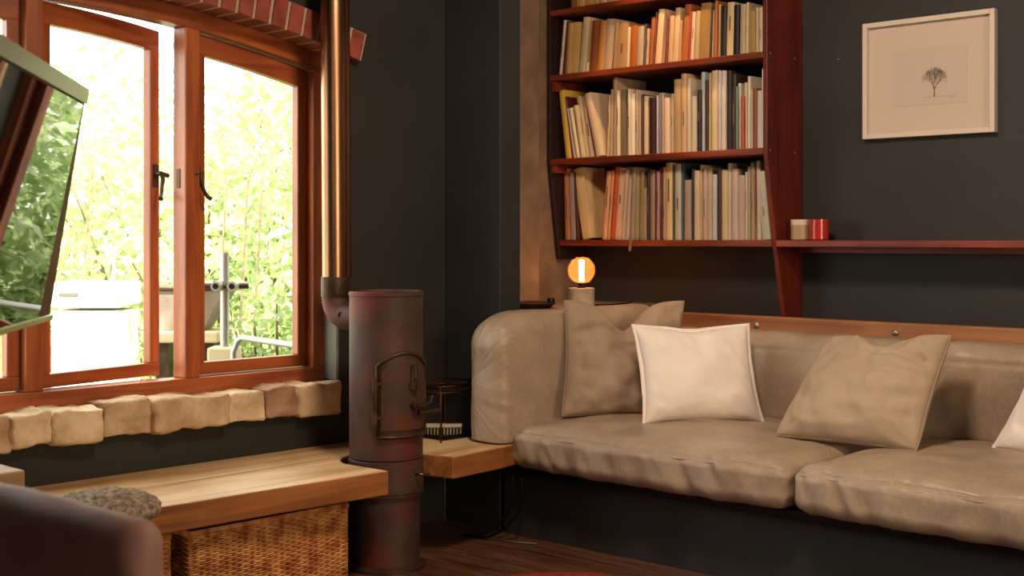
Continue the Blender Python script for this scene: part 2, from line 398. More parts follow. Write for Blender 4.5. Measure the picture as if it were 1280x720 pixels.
hb = MB(); hb.box((-4.236, 2.674, 1.385), (-4.214, 2.6778, 1.455)); part(hb, 'strike_plate', M['dark_iron'], win)

# ------------------------------------------------------------------ oak bench slab, baskets
slab = MB(); ZS0, ZS1 = .305, .39
cx, cy, rr = -3.668, 3.205, .172
hole = [(cx+rr*math.cos(a), cy+rr*math.sin(a)) for a in [math.radians(d) for d in range(262, 96, -12)]]
poly = [(-4.098, .2), (-3.50, .2), (-3.505, 1.1), (-3.515, 1.7), (-3.51, 2.2), (-3.50, 2.6), (-3.478, 3.045)]+hole+[(-3.655, 3.382), (-3.53, 3.405), (-3.555, 3.70), (-3.60, 3.903), (-4.098, 3.903)]
slab.prism(poly, ZS0, ZS1, 2)
b = empty('wooden_bench', (-3.8, 2.0, 0), 'thick pale oak plank bench under the window, notched around the stove', 'bench')
slab.mi = [0, 0]+[1]*(len(slab.f)-2)  # pale top, darker edges: the difference in light is carried by the materials
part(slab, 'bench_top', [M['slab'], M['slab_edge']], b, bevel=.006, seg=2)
for y in (.35, 1.5):
    l = MB(); l.box((-4.06, y, 0), (-3.6, y+.06, ZS0)); part(l, 'support', M['beam'], b, bevel=.004)
# crack in the plank is a dark filler strip let into the top
l = MB(); l.hexa([(-3.80, 2.35, .3895), (-3.803, 2.35, .3895), (-3.842, 3.08, .3895), (-3.836, 3.08, .3895), (-3.80, 2.35, .3903), (-3.803, 2.35, .3903), (-3.842, 3.08, .3903), (-3.836, 3.08, .3903)])
part(l, 'crack', M['black_metal'], b)

def wicker_mat():
    m = bpy.data.materials.new('wicker'); m.use_nodes = True; n = m.node_tree.nodes; L = m.node_tree.links; p = n['Principled BSDF']; p.inputs['Roughness'].default_value = .55
    tc = n.new('ShaderNodeTexCoord'); t = n.new('ShaderNodeTexNoise'); t.inputs['Scale'].default_value = 22; L.new(tc.outputs['Object'], t.inputs[0])
    r = n.new('ShaderNodeValToRGB'); r.color_ramp.elements[0].position = .35; r.color_ramp.elements[1].position = .68
    r.color_ramp.elements[0].color = srgb('#9c5826'); r.color_ramp.elements[1].color = srgb('#dca05c'); L.new(t.outputs[0], r.inputs[0]); L.new(r.outputs[0], p.inputs['Base Color']); return m
M['wicker'] = wicker_mat()
M['wicker_dark'] = mat('wicker_lining', '#3a1e10', .8)
def basket(y0, y1, x1, label):
    o = empty('wicker_basket', ((x1-4.0)/2, (y0+y1)/2, 0), label, 'basket', 'wicker baskets under the bench')
    x0 = -4.0; z1 = .285
    bd = MB(); bd.box((x0+.008, y0+.008, .005), (x1-.008, y1-.008, z1-.012)); part(bd, 'lining', M['wicker_dark'], o)
    wv = MB(); rows = 34; ns = 26
    st_ = (y1-y0)/ns
    for r_ in range(rows):
        z = .01+(z1-.025)*r_/rows; pts = []
        for i in range(ns*2+1):
            y = y0+.006+(y1-y0-.012)*i/(ns*2)
            ph = 1 if ((i//1) % 4 in (0, 1)) else -1
            off = .0045*math.sin(PI*(i/2.0)+PI*(r_ % 2))
            pts.append((x1+off, y, z+.0015*nz((0, y, z), 30)))
        wv.tube(pts, .0042, n=5)
    nx = 20
    for r_ in range(rows):
        z = .01+(z1-.025)*r_/rows
        for yy, sg in ((y0, -1), (y1, 1)):
            wv.tube([(x0+(x1-x0)*i/nx, yy+sg*.003*math.sin(PI*i/2+PI*(r_ % 2)), z) for i in range(nx+1)], .0042, n=4)
    for i in range(ns+1):
        y = y0+.006+(y1-y0-.012)*i/ns; wv.tube([(x1-.001, y, .003), (x1-.001, y, z1-.01)], .0035, n=5)
    part(wv, 'weave', M['wicker'], o, smooth=True)
    rm = MB()
    for k in range(3):
        z = z1-.006-k*.005
        rm.tube([(x0, y0, z), (x1+.003*(k % 2), y0, z), (x1+.003*(k % 2), y1, z), (x0, y1, z), (x0, y0, z)], .006, n=6)
    part(rm, 'rim', M['wicker'], o, smooth=True)
basket(2.30, 2.93, -3.565, 'wicker basket under the bench next to the iron stove')
basket(1.60, 2.25, -3.60, 'wicker basket under the bench behind the leather armchair, further from the stove')

# ------------------------------------------------------------------ stove and flue
SX, SY = -3.666, 3.196; SR = .1345
stv = empty('wood_stove', (SX, SY, 0), 'tall rusty cylindrical iron stove standing in the bench notch', 'stove')
def rl(prof, name, m, **kw):
    b = MB(); b.lathe(prof, (SX, SY, 0), 56); return part(b, name, m, stv, smooth=True, flat_angle=35, **kw)
rl([(0, .40), (SR-.004, .40), (SR, .404), (SR, .99), (SR+.003, .992), (SR+.003, 1.004), (SR-.004, 1.008), (SR-.008, 1.002), (0, 1.0)], 'body', M['rust'])
rl([(0, .27), (SR-.002, .27), (SR+.003, .272), (SR+.003, .396), (SR-.002, .399), (0, .399)], 'ash_collar', M['rust'])
rl([(0, .0), (SR-.012, .0), (SR-.009, .27), (0, .27)], 'lower_body', M['rust'])
rl([(SR-.03, 0), (SR+.012, 0), (SR+.012, .012), (SR-.005, .02), (SR-.03, .02)], 'foot_ring', M['dark_iron'])
ca = math.radians(-41+30)   # door centre direction
def sp(a, z, r=SR): return Vector((SX+r*math.cos(ca+a), SY+r*math.sin(ca+a), z))
def door_top(a, A, zt, rise): return zt+rise*(1-(a/A)**2)
def curved(A, z0, zt, rise, r0, r1, n=20, k=10):
    mb = MB(); vs = []
    for r_ in (r0, r1):
        for i in range(n+1):
            a = -A+2*A*i/n
            for j in range(k+1): vs.append(sp(a, z0+(door_top(a, A, zt, rise)-z0)*j/k, r_))
    m = (n+1)*(k+1); fs = []
    for i in range(n):
        for j in range(k):
            q = [i*(k+1)+j, (i+1)*(k+1)+j, (i+1)*(k+1)+j+1, i*(k+1)+j+1]
            fs.append(tuple(x+m for x in q)); 
    for i in range(n):
        fs.append((i*(k+1), (i+1)*(k+1), (i+1)*(k+1)+m, i*(k+1)+m)); fs.append((i*(k+1)+k, (i+1)*(k+1)+k, (i+1)*(k+1)+k+m, i*(k+1)+k+m))
    for j in range(k):
        fs.append((j, j+1, j+1+m, j+m)); o = n*(k+1); fs.append((o+j, o+j+1, o+j+1+m, o+j+m))
    mb.add(vs, fs); return mb
A1, A2 = math.radians(43), math.radians(37)
part(curved(A1, .49, .745, .045, SR-.002, SR+.009), 'door_frame', M['dark_iron'], stv, smooth=True, flat_angle=35)
dr = part(curved(A2, .515, .725, .042, SR, SR+.016), 'door', M['rust'], stv, smooth=True, flat_angle=35)
fr_ = MB(); pts = []
for i in range(25):
    a = -A1+2*A1*i/24; pts.append(sp(a, door_top(a, A1, .745, .045), SR+.01))
fr_.tube([sp(-A1, .49, SR+.01)]+pts+[sp(A1, .49, SR+.01)]+[sp(A1-2*A1*i/12, .49, SR+.01) for i in range(1, 13)], .007, n=8)
part(fr_, 'door_rim', M['dark_iron'], stv, smooth=True)
for z in (.56, .68):
    h = MB(); h.tube([sp(-A1-.05, z-.022, SR+.012), sp(-A1-.05, z+.022, SR+.012)], .011, n=12)
    h.tube([sp(-A1-.05, z-.03, SR+.012), sp(-A1-.05, z+.03, SR+.012)], .005, n=10)
    h.tube([sp(-A1-.05, z, SR+.012), sp(-A1+.12, z, SR+.014)], .007, n=8)
    part(h, 'hinge', M['dark_iron'], stv, smooth=True, flat_angle=40)
h = MB(); h.tube([sp(.12, .66, SR+.02), sp(.12, .745, SR+.022)], .006, n=8); h.tube([sp(.2, .70, SR+.018), sp(.2, .745, SR+.02)], .011, n=8); h.tube([sp(.16, .665, SR+.015), sp(.16, .69, SR+.026)], [.02, .014], n=10)
part(h, 'air_slide', M['dark_iron'], stv, smooth=True, flat_angle=40)
h = MB(); h.tube([sp(.15, .60, SR+.014), sp(.15, .60, SR+.04)], .012); h.tube([sp(.15, .60, SR+.038), sp(.35, .598, SR+.042), sp(.5, .607, SR+.05), sp(.6, .63, SR+.05)], [.009, .008, .007, .006]); h.tube([sp(.3, .575, SR+.02), sp(.62, .572, SR+.045), sp(.8, .57, SR+.06)], [.012, .011, .012])
part(h, 'latch', M['dark_iron'], stv, smooth=True, flat_angle=40)
h = MB(); h.tube([sp(.3, .352, SR+.003), sp(.32, .353, SR+.035), sp(.62, .345, SR+.038), sp(.66, .344, SR+.003)], .004); part(h, 'ash_door_handle', M['cast_metal'], stv, smooth=True)
part(curved(math.radians(40), .285, .375, .004, SR, SR+.008), 'ash_door', M['rust'], stv, smooth=True, flat_angle=35)

PX, PY, PR = -3.922, 3.164, .048
fl = empty('flue_pipe', (PX, PY, .93), 'tall copper brown flue pipe rising beside the window from the stove', 'pipe')
p = MB(); p.tube([(PX, PY, 1.05), (PX-.012, PY-.004, H)], PR, n=40); part(p, 'pipe', M['copper'], fl, smooth=True, flat_angle=50)
p = MB(); p.tube([(PX+.010, PY+.034, 1.05), (PX-.002, PY+.030, H)], PR*.6, n=24); part(p, 'side_pipe', M['copper'], fl, smooth=True, flat_angle=50)
p = MB(); p.tube([(PX, PY, .98), (PX, PY, 1.055)], PR+.005, n=40); part(p, 'collar', M['dark_iron'], fl, smooth=True, flat_angle=50)
d = Vector((SX-PX, SY-PY, 0)).normalized()
def bend(k): return Vector((PX, PY, .98))+d*(.075*(1-math.cos(k)))+Vector((0, 0, -.075*math.sin(k)))
p = MB(); ptsb = [bend(PI/2*i/10) for i in range(11)]+[Vector((SX, SY, .905))-d*(SR-.01)]
p.tube([v+Vector((0, 0, 0)) for v in ptsb], PR+.003, n=32); part(p, 'elbow', M['rust'], fl, smooth=True, flat_angle=50)
p = MB(); p.tube([bend(PI/3)+Vector((.035, -.033, .0)), bend(PI/3)+Vector((.045, -.043, .0))], .012, n=12); part(p, 'bolt', M['dark_iron'], fl, smooth=True, flat_angle=40)

# ------------------------------------------------------------------ bookcase
YF = 4.67
sh = [(2.279, YF), (1.973, YF), (1.575, YF), (1.192, 4.736)]
XU = -2.978
bc = empty('bookcase', (-3.58, 4.9, 1.1), 'red brown wooden bookcase full of books on the dark back wall', 'bookcase')
for i, (z, yf) in enumerate(sh):
    s = MB(); s.box((-4.178, yf, z-.027), (XU-.022, YB-.002, z)); part(s, 'shelf', M['redwood'], bc, bevel=.003)
side = [(YF, H), (YF, 1.56), (4.736, 1.19), (4.812, .85), (YB-.002, .85), (YB-.002, H)]
s = MB(); s.prism(side, XU-.022, XU, 0); up = part(s, 'side_panel', M['redwood_v'], bc, bevel=.003)
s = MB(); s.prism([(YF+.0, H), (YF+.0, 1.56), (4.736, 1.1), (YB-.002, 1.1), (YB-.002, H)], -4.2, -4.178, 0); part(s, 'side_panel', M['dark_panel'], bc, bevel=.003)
for z in (1.94, 1.555):
    s = MB(); s.box((-4.178, YF+.01, z-.045), (-4.15, YB-.002, z+.005)); part(s, 'bracket', M['redwood'], bc, bevel=.003)
for z, y in ((1.965, YF+.02), (1.565, YF+.02), (1.962, 4.88), (1.562, 4.88), (2.26, 4.72)):
    s = MB(); s.tube([(XU-.002, y, z), (XU+.002, y, z)], .006, n=12); part(s, 'screw', M['screw'], up)
ws = empty('wall_shelf', (-1.5, 4.85, 1.18), 'long single red brown shelf running right from the bookcase', 'shelf')
s = MB(); s.box((XU, 4.736, 1.165), (.9, YB-.002, 1.192)); part(s, 'board', M['redwood'], ws, bevel=.003)
s = MB(); s.box((XU+.001, 4.9, 1.14), (.9, YB-.002, 1.165)); part(s, 'batten', M['redwood'], ws)

# ------------------------------------------------------------------ books: (bottom px left, right, top y, top shift px, colour, tone word)
B0 = [(713,719,-60,1,'#8a5a30','brown'),(720,728,-50,1,'#b89058','tan'),(729,739,-55,1,'#a8854c','olive tan'),(740,748,-62,1,'#b09860','dull yellow'),(750,757,-50,1,'#d0a86c','cream'),(758,770,-58,1,'#c8a070','pale tan')]
B1 = [(698,701,26,6,'#cfc0a8','pale grey'),(702,705,27,6,'#5a2618','dark red brown'),(706,711,29,4,'#b89058','tan'),(712,721,28,4,'#c8a460','yellow tan'),
 (723,730,22,6,'#d0b890','cream'),(731,734,81,1,'#d8c8a0','pale cream'),(736,744,26,4,'#8c4c22','chestnut'),(745,752,27,5,'#bd8040','ochre'),(753,763,24,5,'#b89c80','taupe'),(764,768,29,4,'#8a7050','umber'),(769,781,28,4,'#a98050','golden brown'),
 (782,785,34,2,'#c8b090','cream'),(786,794,32,2,'#a85a22','burnt orange'),(795,802,33,2,'#b49a80','stone'),(803,805,30,2,'#4a3a2c','black brown'),(806,809,36,2,'#b89878','pale brown'),(810,814,22,4,'#a0521e','rust'),(815,817,16,4,'#7c3a1a','dark rust'),
 (818,825,12,5,'#dcb88c','pale peach'),(826,829,19,4,'#c9a878','sand'),(830,833,24,3,'#74301a','oxblood'),(834,839,20,3,'#c09c70','sand'),(840,846,10,4,'#c8a880','light tan'),(847,850,26,2,'#b08858','tan'),
 (851,858,6,5,'#a85c2a','terracotta'),(859,861,14,3,'#a02c20','red'),(862,866,15,3,'#ccb090','cream'),(867,872,14,3,'#b09868','khaki'),(873,885,4,3,'#94723c','mustard brown'),(886,888,10,2,'#2a1a12','black'),(889,891,12,1,'#b08a5c','tan'),(892,895,1,1,'#a45c2c','copper'),(896,899,6,1,'#c8a878','sand'),
 (900,906,7,1,'#191210','black'),(907,915,3,2,'#cdb68a','cream'),(916,922,6,1,'#17120f','black'),(924,930,5,1,'#ac9c80','stone grey'),(931,934,3,1,'#c0ac88','pale khaki'),(936,943,14,0,'#a8863e','mustard'),(944,947,9,0,'#c0b090','ivory'),(948,952,9,0,'#c8b898','ivory')]
B2 = [(707,713,112,-9,'#d8b048','yellow'),(714,716,120,-9,'#5a1c14','dark red'),(717,719,135,-9,'#e0c4b4','pale pink'),(720,724,134,-10,'#e8d0a8','cream'),(725,729,131,-9,'#c8b088','tan cream'),(730,735,120,-10,'#b8a880','khaki'),(736,742,119,-9,'#ccb090','light tan'),(743,744,118,-14,'#8a2820','red'),(745,752,115,-15,'#dcc09c','cream'),
 (757,760,119,3,'#c8aa86','tan'),(761,764,112,2,'#b89c78','brown grey'),(765,769,97,1,'#b89878','taupe'),(770,773,113,0,'#e4d0ac','ivory'),(774,782,112,-1,'#7e6e50','moss brown'),(784,787,111,0,'#d8c4a8','ivory'),(788,792,117,0,'#ece0c8','off white'),(793,797,112,0,'#bca488','taupe'),(798,800,114,0,'#c4a888','tan'),(801,803,118,0,'#4a2c20','dark brown'),(804,809,120,0,'#dcc4a0','cream'),(811,818,122,0,'#3c1e18','dark maroon'),(820,822,119,0,'#bcb4c0','lilac grey'),
 (823,825,116,0,'#8a7a70','grey brown'),(826,829,116,0,'#a89888','stone'),(830,836,122,0,'#ecccac','pale peach'),(838,841,117,0,'#ccb490','sand'),(842,850,99,0,'#b89868','worn tan'),(851,857,92,0,'#c8a87c','golden tan'),(858,862,98,0,'#ccbc9c','ivory'),(864,870,120,0,'#c8c0a8','ivory'),(871,875,112,0,'#2c1814','black'),(876,880,90,0,'#b0c0c0','pale blue'),(881,884,100,0,'#3a1614','black and red'),(885,888,91,0,'#b4a680','khaki'),
 (889,896,88,0,'#d8be94','cream'),(897,900,88,0,'#c0b8b8','pale grey'),(901,906,88,0,'#d0c0b0','off white'),(908,913,88,0,'#2a1d1a','black'),(914,919,92,0,'#33221c','dark brown'),(920,921,108,0,'#7a9080','green'),(922,925,104,0,'#c8c0a8','ivory'),(926,929,120,0,'#a84c30','brick red'),(930,933,103,0,'#c8bca8','grey ivory'),(934,937,95,0,'#d0c0a8','cream'),(938,940,112,0,'#b8b090','olive grey'),(941,945,110,0,'#8c4630','red brown'),(946,951,113,0,'#c8c0bc','pale grey'),(952,953.5,86,0,'#e0dcd4','white')]
B3 = [(706,711,211,-2,'#b87848','orange brown'),(712,718,216,-3,'#a48884','mauve grey'),(719,723,215,-4,'#4a2a22','dark brown'),(728,739,210,-13,'#e8c48c','pale gold'),
 (752,757,214,6,'#e4a880','peach'),(758,761,213,6,'#dc9862','apricot'),(762,766,209,6,'#c0522c','red orange'),(768,775,210,6,'#e8c4a4','blush'),(776,779,212,5,'#c8ac8c','tan'),(780,785,209,4,'#d4c4b4','off white'),(786,791,209,3,'#a0907a','grey brown'),(792,797,212,1,'#a09068','olive'),(798,803,214,1,'#948258','moss'),(804,807,235,0,'#c0a888','tan'),(808,811,213,0,'#3c2820','dark brown'),
 (812,815,212,0,'#a08864','khaki'),(816,817,213,0,'#c8a898','pale pink'),(818,819,212,0,'#84243a','crimson'),(820,823,214,0,'#ac8c7c','dusty pink'),(824,827,210,0,'#6c1424','dark crimson'),(828,831,209,0,'#b8987c','tan'),(832,839,203,0,'#e8c890','pale gold'),(840,842,206,0,'#5a4a3a','dark taupe'),(843,850,205,0,'#c0c0a8','grey green'),(852,854,203,0,'#34424e','dark blue'),(855,863,225,0,'#b8a290','taupe'),(864,866,210,0,'#302a28','black'),
 (867,873,213,0,'#d8c0a0','cream'),(874,877,206,0,'#ccae84','golden tan'),(878,882,211,0,'#c8a898','blush'),(883,889,210,0,'#c0b090','ivory'),(890,895,218,0,'#d8d0d8','lilac white'),(896,900,210,0,'#3c3222','dark olive'),(901,908,212,0,'#d0b88c','sand'),(909,913,204,0,'#c8b8a8','off white'),(914,921,211,0,'#c8b0a0','blush grey'),(922,930,219,0,'#c0a898','dusty pink'),(931,933,215,0,'#c8c0a8','ivory'),(934,937,208,0,'#ac9c84','stone'),(938,942,203,0,'#a08664','brown'),(943,945,210,-1,'#ccb4a4','blush'),(946,950,201,-1,'#d0b8a8','pale peach'),(953,962,214,-8,'#c0c0a8','grey green')]
ORD = 'first second third fourth fifth sixth seventh eighth ninth tenth eleventh twelfth thirteenth fourteenth fifteenth sixteenth seventeenth eighteenth nineteenth twentieth'.split()
def ordn(i, n):
    """i from 0; count from the nearer end"""
    tens = {20: 'twenty', 30: 'thirty'}
    j, e = (i, 'left') if i < n/2 else (n-1-i, 'right')
    if j < 20: w_ = ORD[j]
    else: w_ = 'twenty-'+ORD[j-20]
    return w_, e
bmats = {}
def book(px0, px1, ytop, sh_, col, word, ztop_shelf, yfront, row, i, n):
    yf = yfront+random.uniform(0, .022)
    x0, x1 = x_on(px0, yf), x_on(px1+.7, yf); t = max(.008, (x1-x0)-.0005)
    z0 = ztop_shelf+.0005; zt = z_on((px0+px1)/2, ytop, yf); h = max(.05, zt-z0)
    dx = x_on((px0+px1)/2+sh_, yf)-x_on((px0+px1)/2, yf); ang = math.atan2(dx, h); h = h/math.cos(ang)-abs(math.sin(ang))*t*.5
    dep = min(YB-.012-yf, max(.12, h*.68))
    if col not in bmats: bmats[col] = mat('book_cover_'+col[1:], col, .55, col2='#'+''.join('%02x' % min(255, int(int(col[k:k+2], 16)*.86)) for k in (1, 3, 5)), nscale=18, stretch=(1, 1, .3), contrast=(.4, .7))
    b = MB(); ct = min(.0025, t*.18); hw = t/2
    b.box((-hw, .0, 0), (-hw+ct, dep, h)); b.box((hw-ct, .0, 0), (hw, dep, h))
    # rounded spine
    sg = 5; pts = [(-hw+t*k/sg, -.004*math.sin(PI*k/sg)) for k in range(sg+1)]
    b.prism(pts+[(hw, .003), (-hw, .003)], 0, h, 2)
    adj = 'thin' if px1-px0 < 3.5 else ('thick' if px1-px0 > 7 else '')
    w_, e = ordn(i, n)
    art = ' '.join(x for x in (adj, word, 'book') if x)
    o = tag(b.build('book', bmats[col], bevel=min(.0012, t*.08), seg=1), '%s on the %s, %s from its %s end' % (art, row.replace(' of the bookcase', ' of bookcase'), w_, e), 'book', 'books on the '+row)
    o.location = ((x0+x1)/2, yf+.004, z0+abs(math.sin(ang))*hw); o.rotation_euler = (0, ang, 0)
    pg = MB(); pg.box((-hw+ct, .003, .003), (hw-ct, dep-.004, h-.004)); pg.build('pages', M['pages'], o)
    # title band printed on some spines
    if t > .010 and random.random() < .3 and h > .15:
        c2 = random.choice(['#6a5240', '#8a5a40', '#5a5048', '#947a50'])
        key = 'band'+c2
        if key not in bmats: bmats[key] = mat('spine_print_'+c2[1:], c2, .6)
        tb = MB(); z = h*random.uniform(.3, .5); hh = h*random.uniform(.12, .3); tb.box((-hw*.2, -.0043, z), (hw*.2, .001, z+hh)); tb.build('spine_title', bmats[key], o)
for rowname, lst, zi, yf in (('top shelf of the bookcase', B0, 0, 4.70), ('second shelf of the bookcase', B1, 1, 4.70), ('third shelf of the bookcase', B2, 2, 4.70), ('lowest shelf of the bookcase', B3, 3, 4.757)):
    for i, r_ in enumerate(lst): book(*r_, sh[zi][0], yf, rowname, i, len(lst))

# ------------------------------------------------------------------ picture
PXL, PXR, PZ0, PZ1 = -2.682, -2.127, 1.606, 2.079
pc = empty('framed_picture', ((PXL+PXR)/2, YB-.02, PZ0), 'white framed print of a small bare tree on the dark wall', 'picture')
s = MB(); fw = .02; yf = YB-.034
for a, b in (((PXL, yf, PZ0), (PXL+fw, YB-.002, PZ1)), ((PXR-fw, yf, PZ0), (PXR, YB-.002, PZ1)), ((PXL+fw, yf, PZ0), (PXR-fw, YB-.002, PZ0+fw)), ((PXL+fw, yf, PZ1-fw), (PXR-fw, YB-.002, PZ1))): s.box(a, b)
part(s, 'frame', M['white_frame'], pc, bevel=.002)
s = MB(); s.box((PXL+fw, YB-.012, PZ0+fw), (PXR-fw, YB-.004, PZ1-fw)); part(s, 'mount', M['mount'], pc)
cxp, czp = (PXL+PXR)/2, PZ0
s = MB(); s.box((cxp-.15, YB-.0135, PZ0+.125), (cxp+.16, YB-.012, PZ0+.35)); pr = part(s, 'print', M['paper'], pc)
tx = x_on(1168, YB-.014); tz = z_on(1168, 121, YB-.014)
k_ = MB(); random.seed(3); yk = YB-.0142
def stroke(mb, a, b, w0, w1):
    a = Vector(a); b = Vector(b); d = (b-a).normalized(); p_ = Vector((-d[1], d[0]))
    q = [a+p_*w0, a-p_*w0, b-p_*w1, b+p_*w1]
    mb.add([(v[0], yk, v[1]) for v in q]+[(v[0], yk+.0006, v[1]) for v in q], [(0, 1, 2, 3), (7, 6, 5, 4), (0, 4, 5, 1), (1, 5, 6, 2), (2, 6, 7, 3), (3, 7, 4, 0)])
fine = MB()
def tree(x, z, a, l, w, dep):
    x2, z2 = x+l*math.sin(a), z+l*math.cos(a)
    stroke(k_ if dep > 3 else fine, (x, z), (x2, z2), w, w*.65)
    if dep:
        for s_ in (-1, 1): tree(x2, z2, a+s_*random.uniform(.25, .62), l*random.uniform(.68, .84), w*.62, dep-1)
        if dep > 4: tree(x2, z2, a+random.uniform(-.15, .15), l*.8, w*.6, dep-1)
tree(tx, tz, 0, .029, .0028, 7)
part(k_, 'tree_trunk', M['ink'], pr); part(fine, 'tree_twigs', M['ink'], pr)
g_ = MB(); stroke(g_, (tx-.045, tz), (tx+.09, tz+.0005), .0008, .0004); stroke(g_, (tx+.06, tz-.006), (tx+.085, tz-.003), .0009, .0006); stroke(g_, (tx+.066, tz-.010), (tx+.08, tz-.009), .0006, .0006); part(g_, 'ground_line', M['ink2'], pr)
# smudge nails in the wall
s = MB(); s.tube([(x_on(1049, YB), YB-.008, z_on(1049, 74, YB)), (x_on(1049, YB), YB+.002, z_on(1049, 74, YB))], .004, n=8); tag(s.build('nail', M['screw']), 'small bare nail in the dark wall left of the picture', 'nail')

# ------------------------------------------------------------------ candles on the shelf
for px, kind, label in ((1000.5, 0, 'pale candle jar with white rim beside the bookcase'), (1024, 1, 'red glass candle jar beside the pale one')):
    yy = 4.82; x = x_on(px, yy); r_ = .0395; hgt = .086
    o = empty('candle_jar', (x, yy, 1.192), label, 'candle', 'candle jars on the long shelf')
    s = MB(); s.lathe([(0, 0), (r_-.004, 0), (r_, .004), (r_, hgt*.74 if not kind else hgt), (r_-.004, hgt*.74 if not kind else hgt), (r_-.004, .012), (0, .012)], (x, yy, 1.1925), 36); part(s, 'jar', M['candle_glass'] if not kind else M['candle_red'], o, smooth=True, flat_angle=40)
    if not kind:
        s = MB(); s.lathe([(r_-.004, hgt*.74), (r_+.0005, hgt*.74), (r_+.0005, hgt), (r_-.004, hgt)], (x, yy, 1.1925), 36); part(s, 'rim', M['candle_white'], o, smooth=True, flat_angle=40)
    s = MB(); s.lathe([(0, .012), (r_-.005, .012), (r_-.005, hgt*.8), (0, hgt*.8)], (x, yy, 1.1925), 30); wx = part(s, 'wax', M['candle_white'] if not kind else M['candle_red'], o, smooth=True, flat_angle=40)
    s = MB(); s.tube([(x, yy, 1.192+hgt*.8), (x, yy, 1.192+hgt*.9)], .001, n=6); part(s, 'wick', M['black_metal'], wx)

# ------------------------------------------------------------------ sofa
sofa = empty('leather_sofa', (-2.4, 4.2, .27), 'long tan leather sofa with bolster arm and wooden back rail', 'sofa')
ZT = .462
def seat(x0, x1, yfr, sd):
    def d(q, u, e):
        top = max(0, e.z)
        crown = .03*(1-u.x**4)*(1-u.y**2)-.012*max(0, u.x**8)
        z = q.z+(crown*top if q.z > 0 else -.004*(1-u.x**2))
        # front bulge and creases running down the front
        fy = max(0, -e.y)
        q2 = Vector((q.x, q.y, z))
        w_ = .005*nz((q.x*9, q.y*4, q.z*5), 1, sd)+(.003+.004*fy)*nz((q.x*30+q.z*16, q.y*7, q.z*6), 1, sd+4)+.002*nz((q.x*60-q.z*20, q.y*14, q.z*10), 1, sd+6)
        # upright folds pulled over the front edge
        sx = q.x+.35*q.z+.05*nz((q.x*3, q.z*3, 0), 1, sd+11)
        fold = max(0, nz((sx*13, 0, q.z*1.2), 1, sd+21))**1.3
        w_ -= .017*fold*fy*(1 if q.z < .05 else .6)
        if q.z > 0: w_ -= .005*math.exp(-((e.z-.62)/.10)**2)*(1 if fy > .1 else 0)
        w_ -= .012*max(0, nz((q.x*5+q.y*6, q.y*9-q.x*3, 0), 1, sd+31))*top
        q2 += e*(w_*(.5+fy))+Vector((0, -.012*fy*(1-u.x**2), 0))
        ridge = nz((q.x*3.2, q.y*3.2, 0), 1.6, sd+2)*.007*top
        q2.z += ridge
        # slight dip towards the middle of the front edge, sag
        return q2
    b = MB(); soft_box(b, (x0, yfr, .295), (x1, 4.70, ZT), (.065, .06, .055), n=72, disp=d)
    o = part(b, 'seat_cushion', M['leather'], sofa, smooth=True, weld=.0004)
    s = MB(); pts = []
    n_ = 60
    for i in range(n_+1):
        x = x0+.07+(x1-x0-.14)*i/n_; u = 2*i/n_-1
        pts.append((x, yfr+.028-.008*(1-u*u), ZT-.022+.004*(1-u*u)+.003*nz((x*16, 0, 0), 1, sd)))
    return o
seat(-3.625, -2.335, 3.765, 1); seat(-2.325, -1.05, 3.765, 8); seat(-1.04, .25, 3.765, 15)
def backc(x0, x1, sd):
    def d(q, u, e):
        fy = max(0, -e.y)
        w_ = -.013*max(0, nz((q.x*9+.5*q.z, 0, q.z*2), 1, sd+13))**1.2*fy-.004*math.exp(-((q.z-.125)/.008)**2)*fy+.007*nz((q.x*9, q.y*3, q.z*4), 1, sd)+.004*nz((q.x*26+q.z*10, 0, q.z*9), 1, sd+4)
        q2 = q+e*w_+Vector((0, -.028*fy*(1-u.x**4)*(1-u.z**2), .006*max(0, e.z)*(1-u.x**4)))
        return q2
    b = MB(); soft_box(b, (x0, 4.585, .44), (x1, 4.742, .815), (.05, .06, .05), n=44, disp=d)
    o = part(b, 'back_cushion', M['leather'], sofa, smooth=True, weld=.0004)
    s = MB()
    s.tube([(x0+.05+(x1-x0-.1)*i/40, 4.582-.004*nz((i*.5, 0, 0), 1), .755+.003*nz((i*.4, 3, 0), 1, sd)) for i in range(41)], .0022, n=6)
    part(s, 'seam', M['leather'], o, smooth=True)
backc(-3.50, -2.335, 21); backc(-2.325, -1.05, 27); backc(-1.04, .25, 33)
def darm(q, u, e):
    fy = max(0, -e.y); top = max(0, e.z)
    w_ = .005*nz((q.x*6, q.y*4, q.z*5), 1, 3)
    # small gathers fanning out where the side cover meets the rounded front end
    near = max(0, 1-abs(u.y+.93)/.16)
    ang = math.atan2(q.z+.02, (q.x+.12)*2)
    g = .005*nz((ang*9, q.y*2, q.x*5), 1, 9)*near+.003*nz((ang*20, q.y*5, 0), 1, 19)*near
    q2 = q+e*(w_+g)
    # rounded shoulder where the top rolls over into the front
    ty = max(0, (-u.y-.62)/.38)
    q2.z -= .075*ty**2.2*max(0, u.z)
    q2.z = max(q2.z, -.223+.006*nz(q, 9, 4))
    return q2
b = MB(); soft_box(b, (-3.768, 3.70, .335), (-3.572, 4.75, .905), (.07, .06, .09), n=84, disp=darm)
part(b, 'arm_bolster', M['leather'], sofa, smooth=True, weld=.0004)
s = MB(); s.box((-3.64, 3.835, .268), (.25, 4.74, .292)); part(s, 'seat_frame', M['black_metal'], sofa, bevel=.002)
s = MB(); s.box((-3.56, 4.747, .80), (.25, 4.80, .872)); rl_ = part(s, 'back_rail', M['rail'], sofa, bevel=.005)
